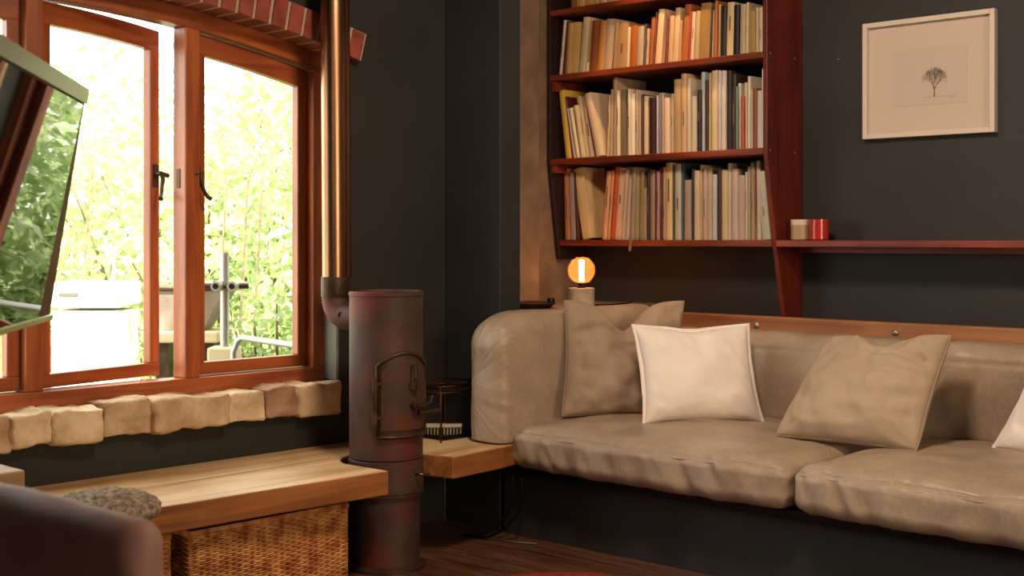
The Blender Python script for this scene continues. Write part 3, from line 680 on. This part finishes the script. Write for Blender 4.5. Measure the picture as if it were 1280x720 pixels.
for px in (945.5, 1119):
    x = x_on(px, 4.745); s = MB(); s.lathe([(0, .008), (.006, .0075), (.012, .004), (.014, 0), (.014, -.004)], (0, 0, 0), 20, M=Matrix.Rotation(PI/2, 4, 'X')); s.v = [(v[0]+x, v[1]+4.747, v[2]+.833) for v in s.v]
    part(s, 'bolt', M['screw'], rl_, smooth=True)
s = MB(); s.box((-3.56, 4.802, .30), (.25, 4.86, .86)); part(s, 'back_frame', M['black_metal'], sofa)

# ------------------------------------------------------------------ throw cushions
def pillow(name, TL, TR, BR, BL, T, m, label, c=.07, rnd_c=0, side_fold=0, chop=0, seed=0, flange=0, wr=1.0, asym=0, sag=0):
    TL, TR, BR, BL = map(Vector, (TL, TR, BR, BL)); n = 48
    ctr = (TL+TR+BR+BL)/4; nrm = ((TR-BL).cross(TL-BR)).normalized()
    if nrm.y > 0: nrm = -nrm
    upv = ((TL+TR)-(BL+BR)).normalized()
    mb = MB(); N = n+1; vs = []
    g = [math.sin(PI/2*(-1+2*i/n)) for i in range(N)]
    for side_ in (1, -1):
        for su in g:
            for sv in g:
                pu = su*(1-c*(1-sv*sv)); pv = sv*(1-c*(1-su*su))
                kc = 1-rnd_c*abs(su*sv)**5; pu *= kc; pv *= kc
                u, v = (pu+1)/2, (pv+1)/2
                p = BL*(1-u)*(1-v)+BR*u*(1-v)+TR*u*v+TL*(1-u)*v
                ed = max(0, (1-abs(su)**2.2))*max(0, (1-abs(sv)**2.2))
                th = T*ed**.42
                ch = chop*math.exp(-((su-asym)/.33)**2)*max(0, (sv+1)/2)**2.5
                p = p-upv*ch
                p = p-upv*sag*(1-su*su)*max(0, -sv)**2*.0
                w_ = wr*(.010*nz((pu*2.2, pv*2.2, side_), 1.3, seed)+.006*nz((pu*6+pv*3, pv*3-pu*2, side_), 1.2, seed+3)+.003*nz((pu*14, pv*9, side_), 1, seed+8))*min(1, ed*4)
                # folds radiating from corners
                w_ += wr*.004*math.sin(9*math.atan2(pv-math.copysign(1, sv), pu-math.copysign(1, su)))*max(0, 1-2.2*math.hypot(abs(su)-1, abs(sv)-1))*min(1, ed*5)
                if side_fold:
                    for fv, fs_, fl_ in ((.35, .5, 1.0), (.1, .2, .8), (-.2, -.25, .7), (-.5, -.35, .5)):
                        t_ = max(0, min(1, (pu*math.copysign(1, side_fold)+.1*fl_)/1.0)); w_ -= abs(side_fold)*math.exp(-((pv-fv-fs_*(1-t_)*.6)/.05)**2)*t_**.8*fl_*min(1, ed*4)
                w_ -= .02*math.exp(-((su-asym)/.12)**2)*max(0, sv)**2*(1 if chop else 0)*ed**.5
                vs.append(p+nrm*side_*th+nrm*w_*(1 if side_ > 0 else .3)-ctr)
    fs = []
    for k in range(2):
        o = k*N*N
        for i in range(n):
            for j in range(n):
                f_ = (o+i*N+j, o+(i+1)*N+j, o+(i+1)*N+j+1, o+i*N+j+1); fs.append(f_ if k else f_[::-1])
    mb.add(vs, fs)
    o = mb.build(name, m, smooth=True, weld=.0003); o.location = ctr
    tag(o, label, 'cushion', 'throw cushions on the leather sofa')
    # stitched edge: piping or flat flange
    e = MB(); edge = []
    def E(su, sv):
        pu = su*(1-c*(1-sv*sv)); pv = sv*(1-c*(1-su*su)); kc = 1-rnd_c*abs(su*sv)**5; pu *= kc; pv *= kc; u, v = (pu+1)/2, (pv+1)/2
        p = BL*(1-u)*(1-v)+BR*u*(1-v)+TR*u*v+TL*(1-u)*v
        return p-upv*chop*math.exp(-((su-asym)/.33)**2)*max(0, (sv+1)/2)**2.5
    for i in range(n): edge.append((-1+2*i/n, -1))
    for i in range(n): edge.append((1, -1+2*i/n))
    for i in range(n): edge.append((1-2*i/n, 1))
    for i in range(n): edge.append((-1, 1-2*i/n))
    pe = [E(a, b) for a, b in edge]
    if flange:
        m4 = len(pe); vv = []
        for p in pe:
            d = (p-ctr).normalized(); wob = nrm*.006*nz(p, 18, seed)
            vv += [p-d*.004+nrm*.0015-ctr, p+d*flange+wob+nrm*.0012-ctr, p+d*flange+wob-nrm*.0012-ctr, p-d*.004-nrm*.0015-ctr]
        ff = []
        for i in range(m4):
            j = (i+1) % m4
            for k in range(4): ff.append((i*4+k, j*4+k, j*4+(k+1) % 4, i*4+(k+1) % 4))
        e.add(vv, ff); e.build('flange', m, o, smooth=True)
    else:
        e.tube([p-ctr for p in pe+pe[:1]], .0026, n=6, cap=False); e.build('piping', m, o, smooth=True)
    return o
pillow('cushion', at(703, 373, 5.42), at(858, 374, 5.66), at(846, 523, 5.42), at(700, 523, 5.30), .085, M['brown_pillow'], 'taupe square cushion with dented top leaning in the sofa corner', chop=.125, seed=2, wr=2.0, asym=-.05, c=.085, rnd_c=.035, side_fold=-.018)
pillow('cushion', at(793, 408, 5.22), at(934, 407, 5.28), at(953, 528, 5.17), at(806, 530, 5.10), .085, M['white_pillow'], 'smaller cream white cushion with flat edge in front of the taupe one', c=.085, chop=.012, seed=6, flange=.016, wr=.8)
pillow('cushion', at(1036, 420, 4.98), at(1192, 417, 4.60), at(1148, 566, 4.44), at(966, 546, 4.78), .095, M['beige_pillow'], 'large sand beige cushion slumped against the sofa back right of centre', c=.06, chop=.05, seed=13, wr=2.4, asym=.1, rnd_c=.035, side_fold=.03)
pillow('cushion', at(1296, 462, 4.50), at(1440, 470, 4.30), at(1400, 600, 4.15), at(1243, 559, 4.50), .08, M['white_pillow'], 'white cushion cut off by the right edge of the photo', c=.05, seed=17, flange=.014)

# ------------------------------------------------------------------ lamp, dish, little things
LX, LY = at(727, 0, 5.92)[:2]
LZ = .8985
lp = empty('globe_lamp', (LX, LY, LZ), 'small lamp with glowing amber globe bulb on concrete base', 'lamp')
s = MB(); s.lathe([(0, 0), (.056, 0), (.059, .003), (.059, .077), (.056, .08), (.02, .08), (.0, .08)], (LX, LY, LZ), 44); part(s, 'base', M['concrete'], lp, smooth=True, flat_angle=40)
s = MB(); s.lathe([(.0, .08), (.021, .08), (.021, .088), (.016, .09), (.016, .102), (0, .102)], (LX, LY, LZ), 30); part(s, 'socket', M['black_metal'], lp, smooth=True, flat_angle=40)
amber = bpy.data.materials.new('amber_glass'); amber.use_nodes = True; n = amber.node_tree.nodes; L = amber.node_tree.links; n.remove(n['Principled BSDF'])
tr = n.new('ShaderNodeBsdfTransparent'); tr.inputs[0].default_value = (1, .8, .62, 1); tl = n.new('ShaderNodeBsdfTranslucent'); tl.inputs[0].default_value = (.75, .32, .13, 1)
gl = n.new('ShaderNodeBsdfGlossy'); gl.inputs['Roughness'].default_value = .06; m1 = n.new('ShaderNodeMixShader'); m1.inputs[0].default_value = .26; m2 = n.new('ShaderNodeMixShader'); m2.inputs[0].default_value = .05
L.new(tr.outputs[0], m1.inputs[1]); L.new(tl.outputs[0], m1.inputs[2]); L.new(m1.outputs[0], m2.inputs[1]); L.new(gl.outputs[0], m2.inputs[2]); L.new(m2.outputs[0], n['Material Output'].inputs[0])
GZ = LZ+.16; rg = .0605
s = MB(); s.lathe([(.017, -.058)]+[(rg*math.sin(a), rg*math.cos(a)) for a in [PI-.3-(PI-.3)*i/24 for i in range(25)]], (LX, LY, GZ), 40); bulb = part(s, 'bulb', amber, lp, smooth=True)
fil = bpy.data.materials.new('filament_glow'); fil.use_nodes = True; pp = fil.node_tree.nodes['Principled BSDF']; pp.inputs['Emission Color'].default_value = (1, .45, .18, 1); pp.inputs['Emission Strength'].default_value = 75
s = MB(); s.lathe([(0, -.048), (.011, -.048), (.011, .044), (0, .044)], (LX, LY, GZ), 20); part(s, 'filament', fil, bulb, smooth=True, flat_angle=40)
s = MB(); s.lathe([(0, .045), (.013, .045), (.012, .05), (0, .052)], (LX, LY, GZ), 20); part(s, 'filament_cap', M['cast_metal'], bulb, smooth=True)

# round dark dish on the ledge
DX, DY = at(640, 0, 5.62)[:2]; DX = -3.885; DY = 4.215
dsh = empty('round_dish', (DX, DY, .8985), 'round dark dish on the ledge behind the sofa arm', 'dish')
s = MB(); s.lathe([(0, .0), (.085, .0), (.108, .018), (.114, .022), (.114, .026), (.104, .023), (.083, .006), (0, .006)], (DX, DY, .8985), 48); part(s, 'bowl', M['dark_iron'], dsh, smooth=True)
cpx = (DX+.055, DY+.072); s = MB(); s.lathe([(0, 0), (.014, 0), (.018, .028), (.016, .028), (.013, .004), (0, .004)], (cpx[0], cpx[1], .912), 20); tag(s.build('small_cup', M['black_metal'], smooth=True), 'tiny dark cup standing in the round dish', 'cup')

# pale peg on shelf edge
px_, pz_ = x_on(787.5, 4.73), 1.183
s = MB(); s.hexa([(px_-.006, 4.724, pz_-.04), (px_+.006, 4.724, pz_-.04), (px_+.006, 4.735, pz_-.04), (px_-.006, 4.735, pz_-.04), (px_+.002, 4.726, pz_+.01), (px_+.012, 4.726, pz_+.01), (px_+.012, 4.7355, pz_+.01), (px_+.002, 4.7355, pz_+.01)])
tag(s.build('wooden_peg', M['beam'], bevel=.002), 'small pale peg clipped to the front of the lowest bookcase shelf', 'peg')

# lamp cable on the ledge
s = MB(); s.tube([(LX+.05, LY+.03, .903), (LX+.09, LY+.12, .903), (LX+.07, LY+.25, .903), (LX+.0, LY+.36, .903)], .003, n=8); tag(s.build('lamp_cable', M['cable'], smooth=True), 'thin black cable trailing behind the globe lamp', 'cable')

# wire rack, brush and tray at the far end of the bench
rk = empty('wire_rack', (-3.9, 3.76, .39), 'low dark metal rod rack on the bench behind the stove', 'rack')
s = MB()
x0, x1, y0, y1 = -4.06, -3.80, 3.60, 3.86
for z in (.61, .585):
    s.tube([(x0, y0, z), (x1, y0, z), (x1, y1, z), (x0, y1, z), (x0, y0, z)], .004, n=8)
for k in range(7): s.tube([(x0, y0+(y1-y0)*k/6, .585), (x1, y0+(y1-y0)*k/6, .585)], .002, n=6)
part(s, 'basket_rods', M['wire'], rk, smooth=True)
for (x, y) in ((x0, y0), (x1, y0), (x1, y1), (x0, y1)):
    s = MB(); s.tube([(x, y, .39), (x, y, .612)], .004, n=8); part(s, 'leg', M['wire'], rk, smooth=True)
ty, tx_ = 3.50, -3.80
s = MB(); tx0, tx1, ty0, ty1 = -4.05, -3.83, 3.64, 3.83
s.box((tx0, ty0, .3905), (tx1, ty1, .396)); s.box((tx0, ty0, .396), (tx1, ty0+.006, .408)); s.box((tx0, ty1-.006, .396), (tx1, ty1, .408)); s.box((tx0, ty0, .396), (tx0+.006, ty1, .408)); s.box((tx1-.006, ty0, .396), (tx1, ty1, .408))
tag(s.build('tray', M['black_metal'], bevel=.002), 'shallow black tray on the bench beside the stove', 'tray')
p0 = Vector((-4.0, 3.69, .0)); p1 = Vector((-3.885, 3.80, 0))
bro = empty('scrubbing_brush', (-3.94, 3.745, .397), 'pale bristled scrubbing brush lying on the black tray', 'brush')
dv = (p1-p0).normalized(); nv = Vector((-dv.y, dv.x, 0))
def brick(a, b, hw, z0, z1):
    q = [a-nv*hw, b-nv*hw, b+nv*hw, a+nv*hw]; return [(v.x, v.y, z0) for v in q]+[(v.x, v.y, z1) for v in q]
s = MB(); s.hexa(brick(p0, p1, .024, .423, .437)); part(s, 'brush_back', M['candle_white'], bro, bevel=.005, seg=3)
s = MB()
for i in range(12):
    for j in range(5):
        c_ = p0+dv*(.006+(p1-p0).length*.92*i/11)+nv*(-.018+.009*j); s.tube([(c_.x, c_.y, .397), (c_.x, c_.y, .424)], .0036, n=5)
part(s, 'bristles', mat('bristles', '#a89a70', .8), bro)

# cables under the sofa, small bits, rug
for k, (o1, lab) in enumerate(((0, 'black cable looping to the floor under the sofa corner'), (.05, 'second black cable hanging right of the first under the sofa'))):
    s = MB(); x = -3.60+o1
    s.tube([(x, 3.80, .26), (x+.005, 3.80, .2), (x-.01, 3.79, .12), (x-.06, 3.77, .05), (x-.13, 3.74, .012), (x-.2, 3.72, .006)], .006, n=8); tag(s.build('black_cable', M['cable'], smooth=True), lab, 'cable', 'cables under the sofa')
q = at(655, 680, 5.18)
s = MB(); s.tube([(q.x-.1, q.y-.02, .004), (q.x-.03, q.y-.005, .004), (q.x+.04, q.y+.03, .004)], .0025, n=8); tag(s.build('pale_cord', mat('pale_cord', '#7a6a58', .6), smooth=True), 'short pale cord lying on the dark floor below the sofa', 'cord')
RX, RY = at(706, 0, 4.36)[:2]
s = MB(); s.lathe([(0, .0), (.36, .0), (.365, .004), (.36, .009), (.33, .010), (0, .010)], (RX, RY, .0005), 60); tag(s.build('round_rug', mat('red_rug', '#a02a18', .9, col2='#7a1c10', nscale=60, bump=.6, bscale=200), smooth=True), 'red rug just showing at the bottom edge in front of the sofa', 'rug')

# ------------------------------------------------------------------ tilted screen on the left
hh = Vector((.783, -.622, 0)); nn = Vector((.622, .783, 0)); tl_ = math.radians(9); upv = Vector((0, 0, 1))*math.cos(tl_)+nn*math.sin(tl_)
fn = (nn*math.cos(tl_)-Vector((0, 0, 1))*math.sin(tl_))
B = Vector((-3.205, 1.649, .994)); Wd, Hd = 1.0, .60
tv = empty('wall_screen', B+hh*.5, 'tilted glossy dark screen reflecting garden greenery at the left edge', 'screen')
def scr(u, v, k): return B+hh*u+upv*v+fn*k
def quadbox(mb, c4, k0, k1):
    mb.hexa([scr(*c, k0) for c in c4]+[scr(*c, k1) for c in c4])
s = MB(); quadbox(s, [(0, 0), (Wd, 0), (Wd, Hd), (0, Hd)], -.035, 0)
bez = woodmat('screen_walnut', '#3c2014', '#6a3c22', .55, axis=2)
part(s, 'casing', bez, tv, bevel=.008, seg=3)
s = MB(); quadbox(s, [(.155, .012), (Wd-.02, .012), (Wd-.02, Hd-.045), (.035, Hd-.045)], .0, .003)
blk = mat('screen_glass', '#05060a', .02, spec=.25); blk.node_tree.nodes['Principled BSDF'].inputs['Coat Roughness'].default_value = .0
blk.node_tree.nodes['Principled BSDF'].inputs['Coat IOR'].default_value = 1.9
part(s, 'glass_front', blk, tv)
s = MB(); quadbox(s, [(0, Hd-.04), (Wd, Hd-.04), (Wd, Hd), (0.0, Hd)], .0, .006); part(s, 'top_bezel', mat('grey_bezel', '#8a8a78', .3), tv, bevel=.002)
s = MB(); quadbox(s, [(-.002, -.004), (Wd, -.004), (Wd, .012), (-.002, .012)], -.036, .008); part(s, 'bottom_edge', mat('green_glass_edge', '#8c9a60', .25), tv, bevel=.003)
s = MB(); q1 = scr(.5, .3, -.035); s.tube([q1, q1-fn*.12, (q1-fn*.12).lerp(Vector((q1.x, q1.y, 2.2)), .5)+Vector((0, 0, .0)), (q1.x-.1, q1.y-.1, H)], .02, n=16); part(s, 'mounting_arm', M['black_metal'], tv, smooth=True)

# ------------------------------------------------------------------ leather armchair, stool, block
ch = empty('leather_armchair', (-2.4, 1.5, 0), 'dark brown leather armchair seen from behind in the bottom left corner', 'armchair')
def dch(q, u, e): return q+e*(.006*nz(q, 7, 2)+.003*nz(q, 20, 5))
s = MB(); soft_box(s, (-2.95, 1.10, .28), (-1.872, 1.175, .742), (.045, .036, .036), n=40, disp=dch); part(s, 'backrest', M['brown_leather'], ch, smooth=True, weld=.0004)
s = MB(); soft_box(s, (-2.9, 1.18, .16), (-2.02, 1.80, .33), (.05, .05, .05), n=20, disp=dch); part(s, 'seat_cushion', M['brown_leather'], ch, smooth=True, weld=.0004)
s = MB(); s.box((-2.88, 1.13, .1), (-1.98, 1.78, .22)); part(s, 'base', M['brown_leather'], ch, bevel=.01)
for x in (-2.84, -2.02):
    for y in (1.17, 1.74):
        s = MB(); s.tube([(x, y, .1), (x, y, 0)], [.022, .014], n=12); part(s, 'leg', M['redwood_v'], ch, smooth=True, flat_angle=40)
TX, TY = at(133, 0, 3.42)[:2]
so = empty('woven_stool', (TX, TY, 0), 'round stool with fuzzy woven grass top between armchair and bench', 'stool')
def dst(q, u, e): return q+e*(.006*nz(q, 45, 2)+.004*nz(q, 90, 7))
grass = mat('sea_grass', '#6a5a48', .9, col2='#a8967c', nscale=60, bump=1, bscale=120)
s = MB(); soft_box(s, (TX-.137, TY-.137, .45), (TX+.137, TY+.137, .548), (.135, .135, .049), n=60, disp=dst); part(s, 'seat', grass, so, smooth=True, weld=.0003)
for a in range(4):
    s = MB(); c_, s_ = math.cos(a*PI/2+.5), math.sin(a*PI/2+.5); s.tube([(TX+c_*.09, TY+s_*.09, .47), (TX+c_*.12, TY+s_*.12, 0)], [.014, .011], n=10); part(s, 'leg', M['beam'], so, smooth=True, flat_angle=40)
s = MB(); s.box((-3.78, 1.40, .3905), (-3.57, 1.765, .545)); tag(s.build('wooden_block', M['beam'], bevel=.008), 'square wooden block on the bench at the left photo edge', 'wooden block')

# ------------------------------------------------------------------ garden
gm = mat('garden_soil', '#6a6448', .95, col2='#9a9070', nscale=2, bump=.6, bscale=8)
s = MB(); s.box((-30, -12, -.35), (XO-.001, 26, -.3)); structure(s, 'ground', gm)
def leafmat(name, c, c2, trans):
    m = bpy.data.materials.new(name); m.use_nodes = True; n = m.node_tree.nodes; L = m.node_tree.links; n.remove(n['Principled BSDF'])
    tc = n.new('ShaderNodeTexCoord'); t = n.new('ShaderNodeTexNoise'); t.inputs['Scale'].default_value = 3; L.new(tc.outputs['Object'], t.inputs[0])
    r = n.new('ShaderNodeValToRGB'); r.color_ramp.elements[0].position = .35; r.color_ramp.elements[1].position = .65; r.color_ramp.elements[0].color = srgb(c); r.color_ramp.elements[1].color = srgb(c2); L.new(t.outputs[0], r.inputs[0])
    d = n.new('ShaderNodeBsdfDiffuse'); tlc = n.new('ShaderNodeBsdfTranslucent'); L.new(r.outputs[0], d.inputs[0]); tlc.inputs[0].default_value = srgb(trans); g = n.new('ShaderNodeBsdfGlossy'); g.inputs['Roughness'].default_value = .4
    m1 = n.new('ShaderNodeMixShader'); m1.inputs[0].default_value = .45; m2 = n.new('ShaderNodeMixShader'); m2.inputs[0].default_value = .06
    L.new(d.outputs[0], m1.inputs[1]); L.new(tlc.outputs[0], m1.inputs[2]); L.new(m1.outputs[0], m2.inputs[1]); L.new(g.outputs[0], m2.inputs[2]); L.new(m2.outputs[0], n['Material Output'].inputs[0]); return m
LM = [leafmat('leaf_yellow_green', '#a4b078', '#ccd6a4', '#d0dca0'), leafmat('leaf_mid_green', '#849a60', '#a8ba80', '#b0c880'), leafmat('leaf_deep_green', '#5c7c44', '#7c9858', '#8cac5c')]
bark = mat('bark', '#6a5c48', .9, col2='#8a7a60', nscale=20, bump=.8, bscale=30)
def shrub(name, loc, rx, ry, h, nl, ls, mi, label, z0=-.3, base=.15, seed=0, long=2.2, group='shrubs outside the window'):
    rnd = random.Random(seed); o = empty(name, (loc[0], loc[1], z0), label, 'shrub', group)
    st_ = MB(); tips = []
    for k in range(9):
        a = rnd.uniform(0, 2*PI); rr_ = rnd.uniform(.3, .95); hx = h*rnd.uniform(.55, 1)
        p0 = Vector((rnd.uniform(-.06, .06), rnd.uniform(-.06, .06), 0)); p3 = Vector((math.cos(a)*rx*rr_, math.sin(a)*ry*rr_, hx)); pts = []
        for i in range(7):
            t = i/6; q = p0.lerp(p3, t**1.2 if i else 0); q.z = hx*t; q += Vector((nz((k, t*2, 0), 1, seed), nz((0, t*2, k), 1, seed), 0))*.12*t*rx; pts.append(q)
        st_.tube(pts, [.018*(1-.75*i/6)*max(1, h/2.2) for i in range(7)], n=6); tips.append(pts)
    st_.build('stem', bark, o, smooth=True)
    lf = MB()
    for i in range(nl):
        if rnd.random() < .55:
            pts = rnd.choice(tips); q = pts[rnd.randint(2, 6)]+Vector((rnd.gauss(0, .16*rx), rnd.gauss(0, .16*ry), rnd.gauss(0, .07*h)))
        else:
            a = rnd.uniform(0, 2*PI); u = rnd.random()**.5; zz = rnd.uniform(base, 1); env = math.sqrt(max(.05, 1-((zz-.55)/.62)**2))
            q = Vector((math.cos(a)*rx*u*env, math.sin(a)*ry*u*env, zz*h))
            if nz(q, 2.2/max(rx, .3), seed+5) < -.12: continue
        d = Vector((rnd.gauss(0, 1), rnd.gauss(0, 1), rnd.gauss(-.25, .6))).normalized(); w_ = d.cross(Vector((rnd.gauss(0, 1), rnd.gauss(0, 1), rnd.gauss(0, 1)))).normalized(); l_ = ls*rnd.uniform(.6, 1.3)
        dr_ = Vector((0, 0, -.12*l_))
        lf.add([q, q+d*l_*.4+w_*l_/long/2, q+d*l_+dr_, q+d*l_*.4-w_*l_/long/2, q+d*l_*.45+Vector((0, 0, -.02*l_))], [(0, 1, 4), (1, 2, 4), (2, 3, 4), (3, 0, 4)])
    tag(lf.build('foliage', LM[mi], o), kind='stuff')
    return o
shr = [  # px, depth, rx, h, n leaves, leaf size, material, label
 (305, 7.6, .85, 1.75, 3600, .085, 0, 'bushy yellow green shrub behind the pipes seen through the right casement'),
 (352, 6.9, .42, 1.3, 1500, .06, 1, 'small leafed green bush at the right casement edge'),
 (262, 9.2, 1.1, 2.6, 3600, .10, 1, 'tall green shrub behind the window mullion'),
 (170, 8.6, 1.0, 2.2, 3800, .10, 0, 'bright shrub behind the white cabinet'),
 (100, 9.2, 1.0, 2.1, 3200, .11, 0, 'pale shrub left of the white cabinet'),
 (60, 11, 1.4, 3.2, 2600, .13, 1, 'tall green shrub far behind the screen'),
 (220, 6.7, .33, .95, 700, .07, 2, 'low dark green plant in the gap of the open casement'),
 (395, 9.4, 1.2, 2.9, 3200, .11, 1, 'leafy shrub beyond the right window jamb'),
 (330, 12.5, 1.8, 4.2, 3600, .15, 0, 'large pale tree like shrub at the back of the garden'),
 (480, 8.0, 1.0, 2.6, 3600, .10, 1, 'green bush mirrored in the tilted screen'),
 (620, 7.6, 1.0, 2.5, 3600, .12, 0, 'long leaved bush beyond the window, mirrored in the screen'),
]
for i, (px, dd, rx, h, nl, ls, mi, lab) in enumerate(shr):
    q = at(px, 0, dd); shrub('garden_shrub', (q.x, q.y), rx, rx, h, nl, ls, mi, lab, seed=31+i*7, base=.08)
# white cabinet
WM = mat('white_enamel', '#f0eee8', .5)
q = at(120, 0, 6.9); r_ = Vector((.7256, .688, 0)); fwd = Vector((-.688, .7256, 0))
cb = empty('white_cabinet', (q.x, q.y, -.3), 'white metal cabinet standing outside in the garden', 'cabinet')
def ob(mb, c, w_, d_, z0, z1):
    c = Vector((c.x, c.y, 0)); a = [c-r_*w_/2-fwd*d_/2, c+r_*w_/2-fwd*d_/2, c+r_*w_/2+fwd*d_/2, c-r_*w_/2+fwd*d_/2]; mb.hexa([(v.x, v.y, z0) for v in a]+[(v.x, v.y, z1) for v in a])
s = MB(); ob(s, q, .35, .35, -.28, .83); part(s, 'body', WM, cb, bevel=.01)
s = MB(); ob(s, q, .37, .37, .845, .975); part(s, 'lid', WM, cb, bevel=.012)
s = MB(); ob(s, q, .33, .33, -.3, -.28); part(s, 'plinth', M['screw'], cb)
s = MB(); q2 = q-r_*.08-fwd*.186; ob(s, q2, .1, .012, .905, .925); part(s, 'lid_handle', M['screw'], cb, bevel=.003)
q = at(142, 0, 7.3); s = MB(); ob(s, q, .035, .035, -.3, 1.07); tag(s.build('garden_post', mat('grey_post', '#8a8880', .8), bevel=.004), 'short grey post sticking up behind the white cabinet', 'post')
# brick pillar behind/left
q = at(80, 0, 8.2); s = MB(); ob(s, q, .42, .3, -.3, .60); tag(s.build('brick_pillar', M['brickred'], bevel=.01), 'low brick pillar left of the white cabinet outside', 'pillar')
# hopper planter
q = at(222, 0, 6.6); pl = empty('metal_planter', (q.x, q.y, .3), 'weathered wide metal trough outside between mullion and pipes', 'trough')
s = MB(); tw = .62
a = [q-r_*.34-fwd*.12, q+r_*.11-fwd*.12, q+r_*.11+fwd*.12, q-r_*.34+fwd*.12]; b_ = [q-r_*.26-fwd*.06, q+r_*.02-fwd*.06, q+r_*.02+fwd*.06, q-r_*.26+fwd*.06]
q3 = at(240, 0, 6.6)
a = [q3-r_*.17-fwd*.14, q3+r_*.20-fwd*.14, q3+r_*.20+fwd*.14, q3-r_*.17+fwd*.14]; b_ = [q3-r_*.14-fwd*.1, q3+r_*.08-fwd*.1, q3+r_*.08+fwd*.1, q3-r_*.14+fwd*.1]
s.hexa([(v.x, v.y, .745) for v in b_]+[(v.x, v.y, .945) for v in a]); part(s, 'trough', mat('weathered_zinc', '#9a8c7c', .6, col2='#7a6a5c', nscale=6), pl, bevel=.005)
s = MB(); ob(s, q3+r_*.015, .39, .3, .945, .962); part(s, 'rim', M['dark_iron'], pl, bevel=.004)
s = MB(); ob(s, q3, .34, .34, .69, .745); part(s, 'ledge', mat('pale_stone', '#c8b894', .8), pl, bevel=.01)
for k in (-.12, 0.1):
    s = MB(); ob(s, q3+r_*k, .06, .2, -.3, .70); part(s, 'leg', M['dark_iron'], pl)
# scaffold poles
gv = mat('galvanised_tube', '#b0aca4', .4, metal=.6)
q = at(281, 0, 6.35); sc = empty('scaffold_pole', (q.x, q.y, -.3), 'upright galvanised pole with clamp outside the right casement', 'pole')
s = MB(); s.tube([(q.x, q.y, -.3), (q.x, q.y, 1.13)], .022, n=16); part(s, 'upright', gv, sc, smooth=True, flat_angle=40)
z = at(281, 357, 6.35).z
s = MB(); c0 = Vector((q.x, q.y, z)); s.tube([c0-r_*.1-fwd*.03, c0+r_*.12-fwd*.03], .014, n=12); part(s, 'cross_tube', M['dark_iron'], sc, smooth=True, flat_angle=40)
for k in (-.022, .055):
    s = MB(); s.tube([c0+r_*k+fwd*.12, c0+r_*k-fwd*.10], .024, n=16); s.tube([c0+r_*k-fwd*.098, c0+r_*k-fwd*.103], .014, n=12, mi=1); part(s, 'stub_tube', [gv, M['black_metal']], sc, smooth=True, flat_angle=40)
s = MB(); ob(s, q, .14, .14, .58, .68); part(s, 'foot_block', mat('pale_stone_block', '#c8b894', .8), sc, bevel=.01)
s = MB(); ob(s, q, .09, .09, -.3, .58); part(s, 'pier', M['brickred'], sc)
# handrail
a, b_ = at(292, 440, 6.0), at(302, 422, 6.0); c_ = at(370, 432, 5.7)
hr = empty('handrail', (a.x, a.y, -.3), 'bent grey tube handrail low outside the right casement', 'handrail')
s = MB(); s.tube([(a.x, a.y, -.3), a, a.lerp(b_, .5)+Vector((0, 0, .012)), b_, b_.lerp(c_, .1), c_, c_+(c_-b_)*.8], .014, n=12); part(s, 'tube', gv, hr, smooth=True)
s = MB(); e_ = c_+(c_-b_)*.8; s.tube([e_, (e_.x, e_.y, -.3)], .014, n=12); part(s, 'post', gv, hr, smooth=True)
# thin bare branches
rnd = random.Random(5)
for k, (p0, p1, lab) in enumerate((((283, 232, 6.8), (362, 142, 7.2), 'thin bare arching branch seen high in the right casement'), ((310, 225, 6.9), (347, 160, 7.1), 'thin bare twig below the arching branch'), ((328, 222, 6.9), (350, 190, 7.1), 'shortest bare twig right of the others'), ((110, 262, 7.0), (125, 165, 7.2), 'thin bare twig rising behind the white cabinet'))):
    A_, B_ = at(*p0), at(*p1); base = Vector((A_.x+.1, A_.y-.1, -.3)); mid = A_.lerp(B_, .5)+Vector((0, 0, .05))
    s = MB(); s.tube([base, base.lerp(A_, .6)+Vector((-.05, 0, 0)), A_, mid, B_], [.008, .007, .006, .005, .003], n=6)
    tag(s.build('bare_branch', bark, smooth=True), lab, 'branch', 'bare branches in the garden')
# garden lamp seen mirrored
# back hedge
hd = empty('garden_hedge', (-15, 10, -.3), 'pale green hedge closing the back of the garden', 'hedge')
hm = MB(); rnd = random.Random(77)
for i in range(9000):
    t = rnd.random(); base = Vector((-13.5+t*8.5, 2+t*14, 0)); q = base+Vector((rnd.gauss(0, .5), rnd.gauss(0, .5), -.3+rnd.random()**.8*2.5))
    d = Vector((rnd.gauss(0, 1), rnd.gauss(0, 1), rnd.gauss(-.2, .6))).normalized(); w_ = d.cross(Vector((rnd.gauss(0, 1), rnd.gauss(0, 1), rnd.gauss(0, 1)))).normalized(); l_ = rnd.uniform(.12, .24)
    hm.add([q, q+d*l_*.4+w_*l_*.22, q+d*l_, q+d*l_*.4-w_*l_*.22], [(0, 1, 2, 3)])
tag(part(hm, 'foliage', LM[0], hd), kind='stuff')
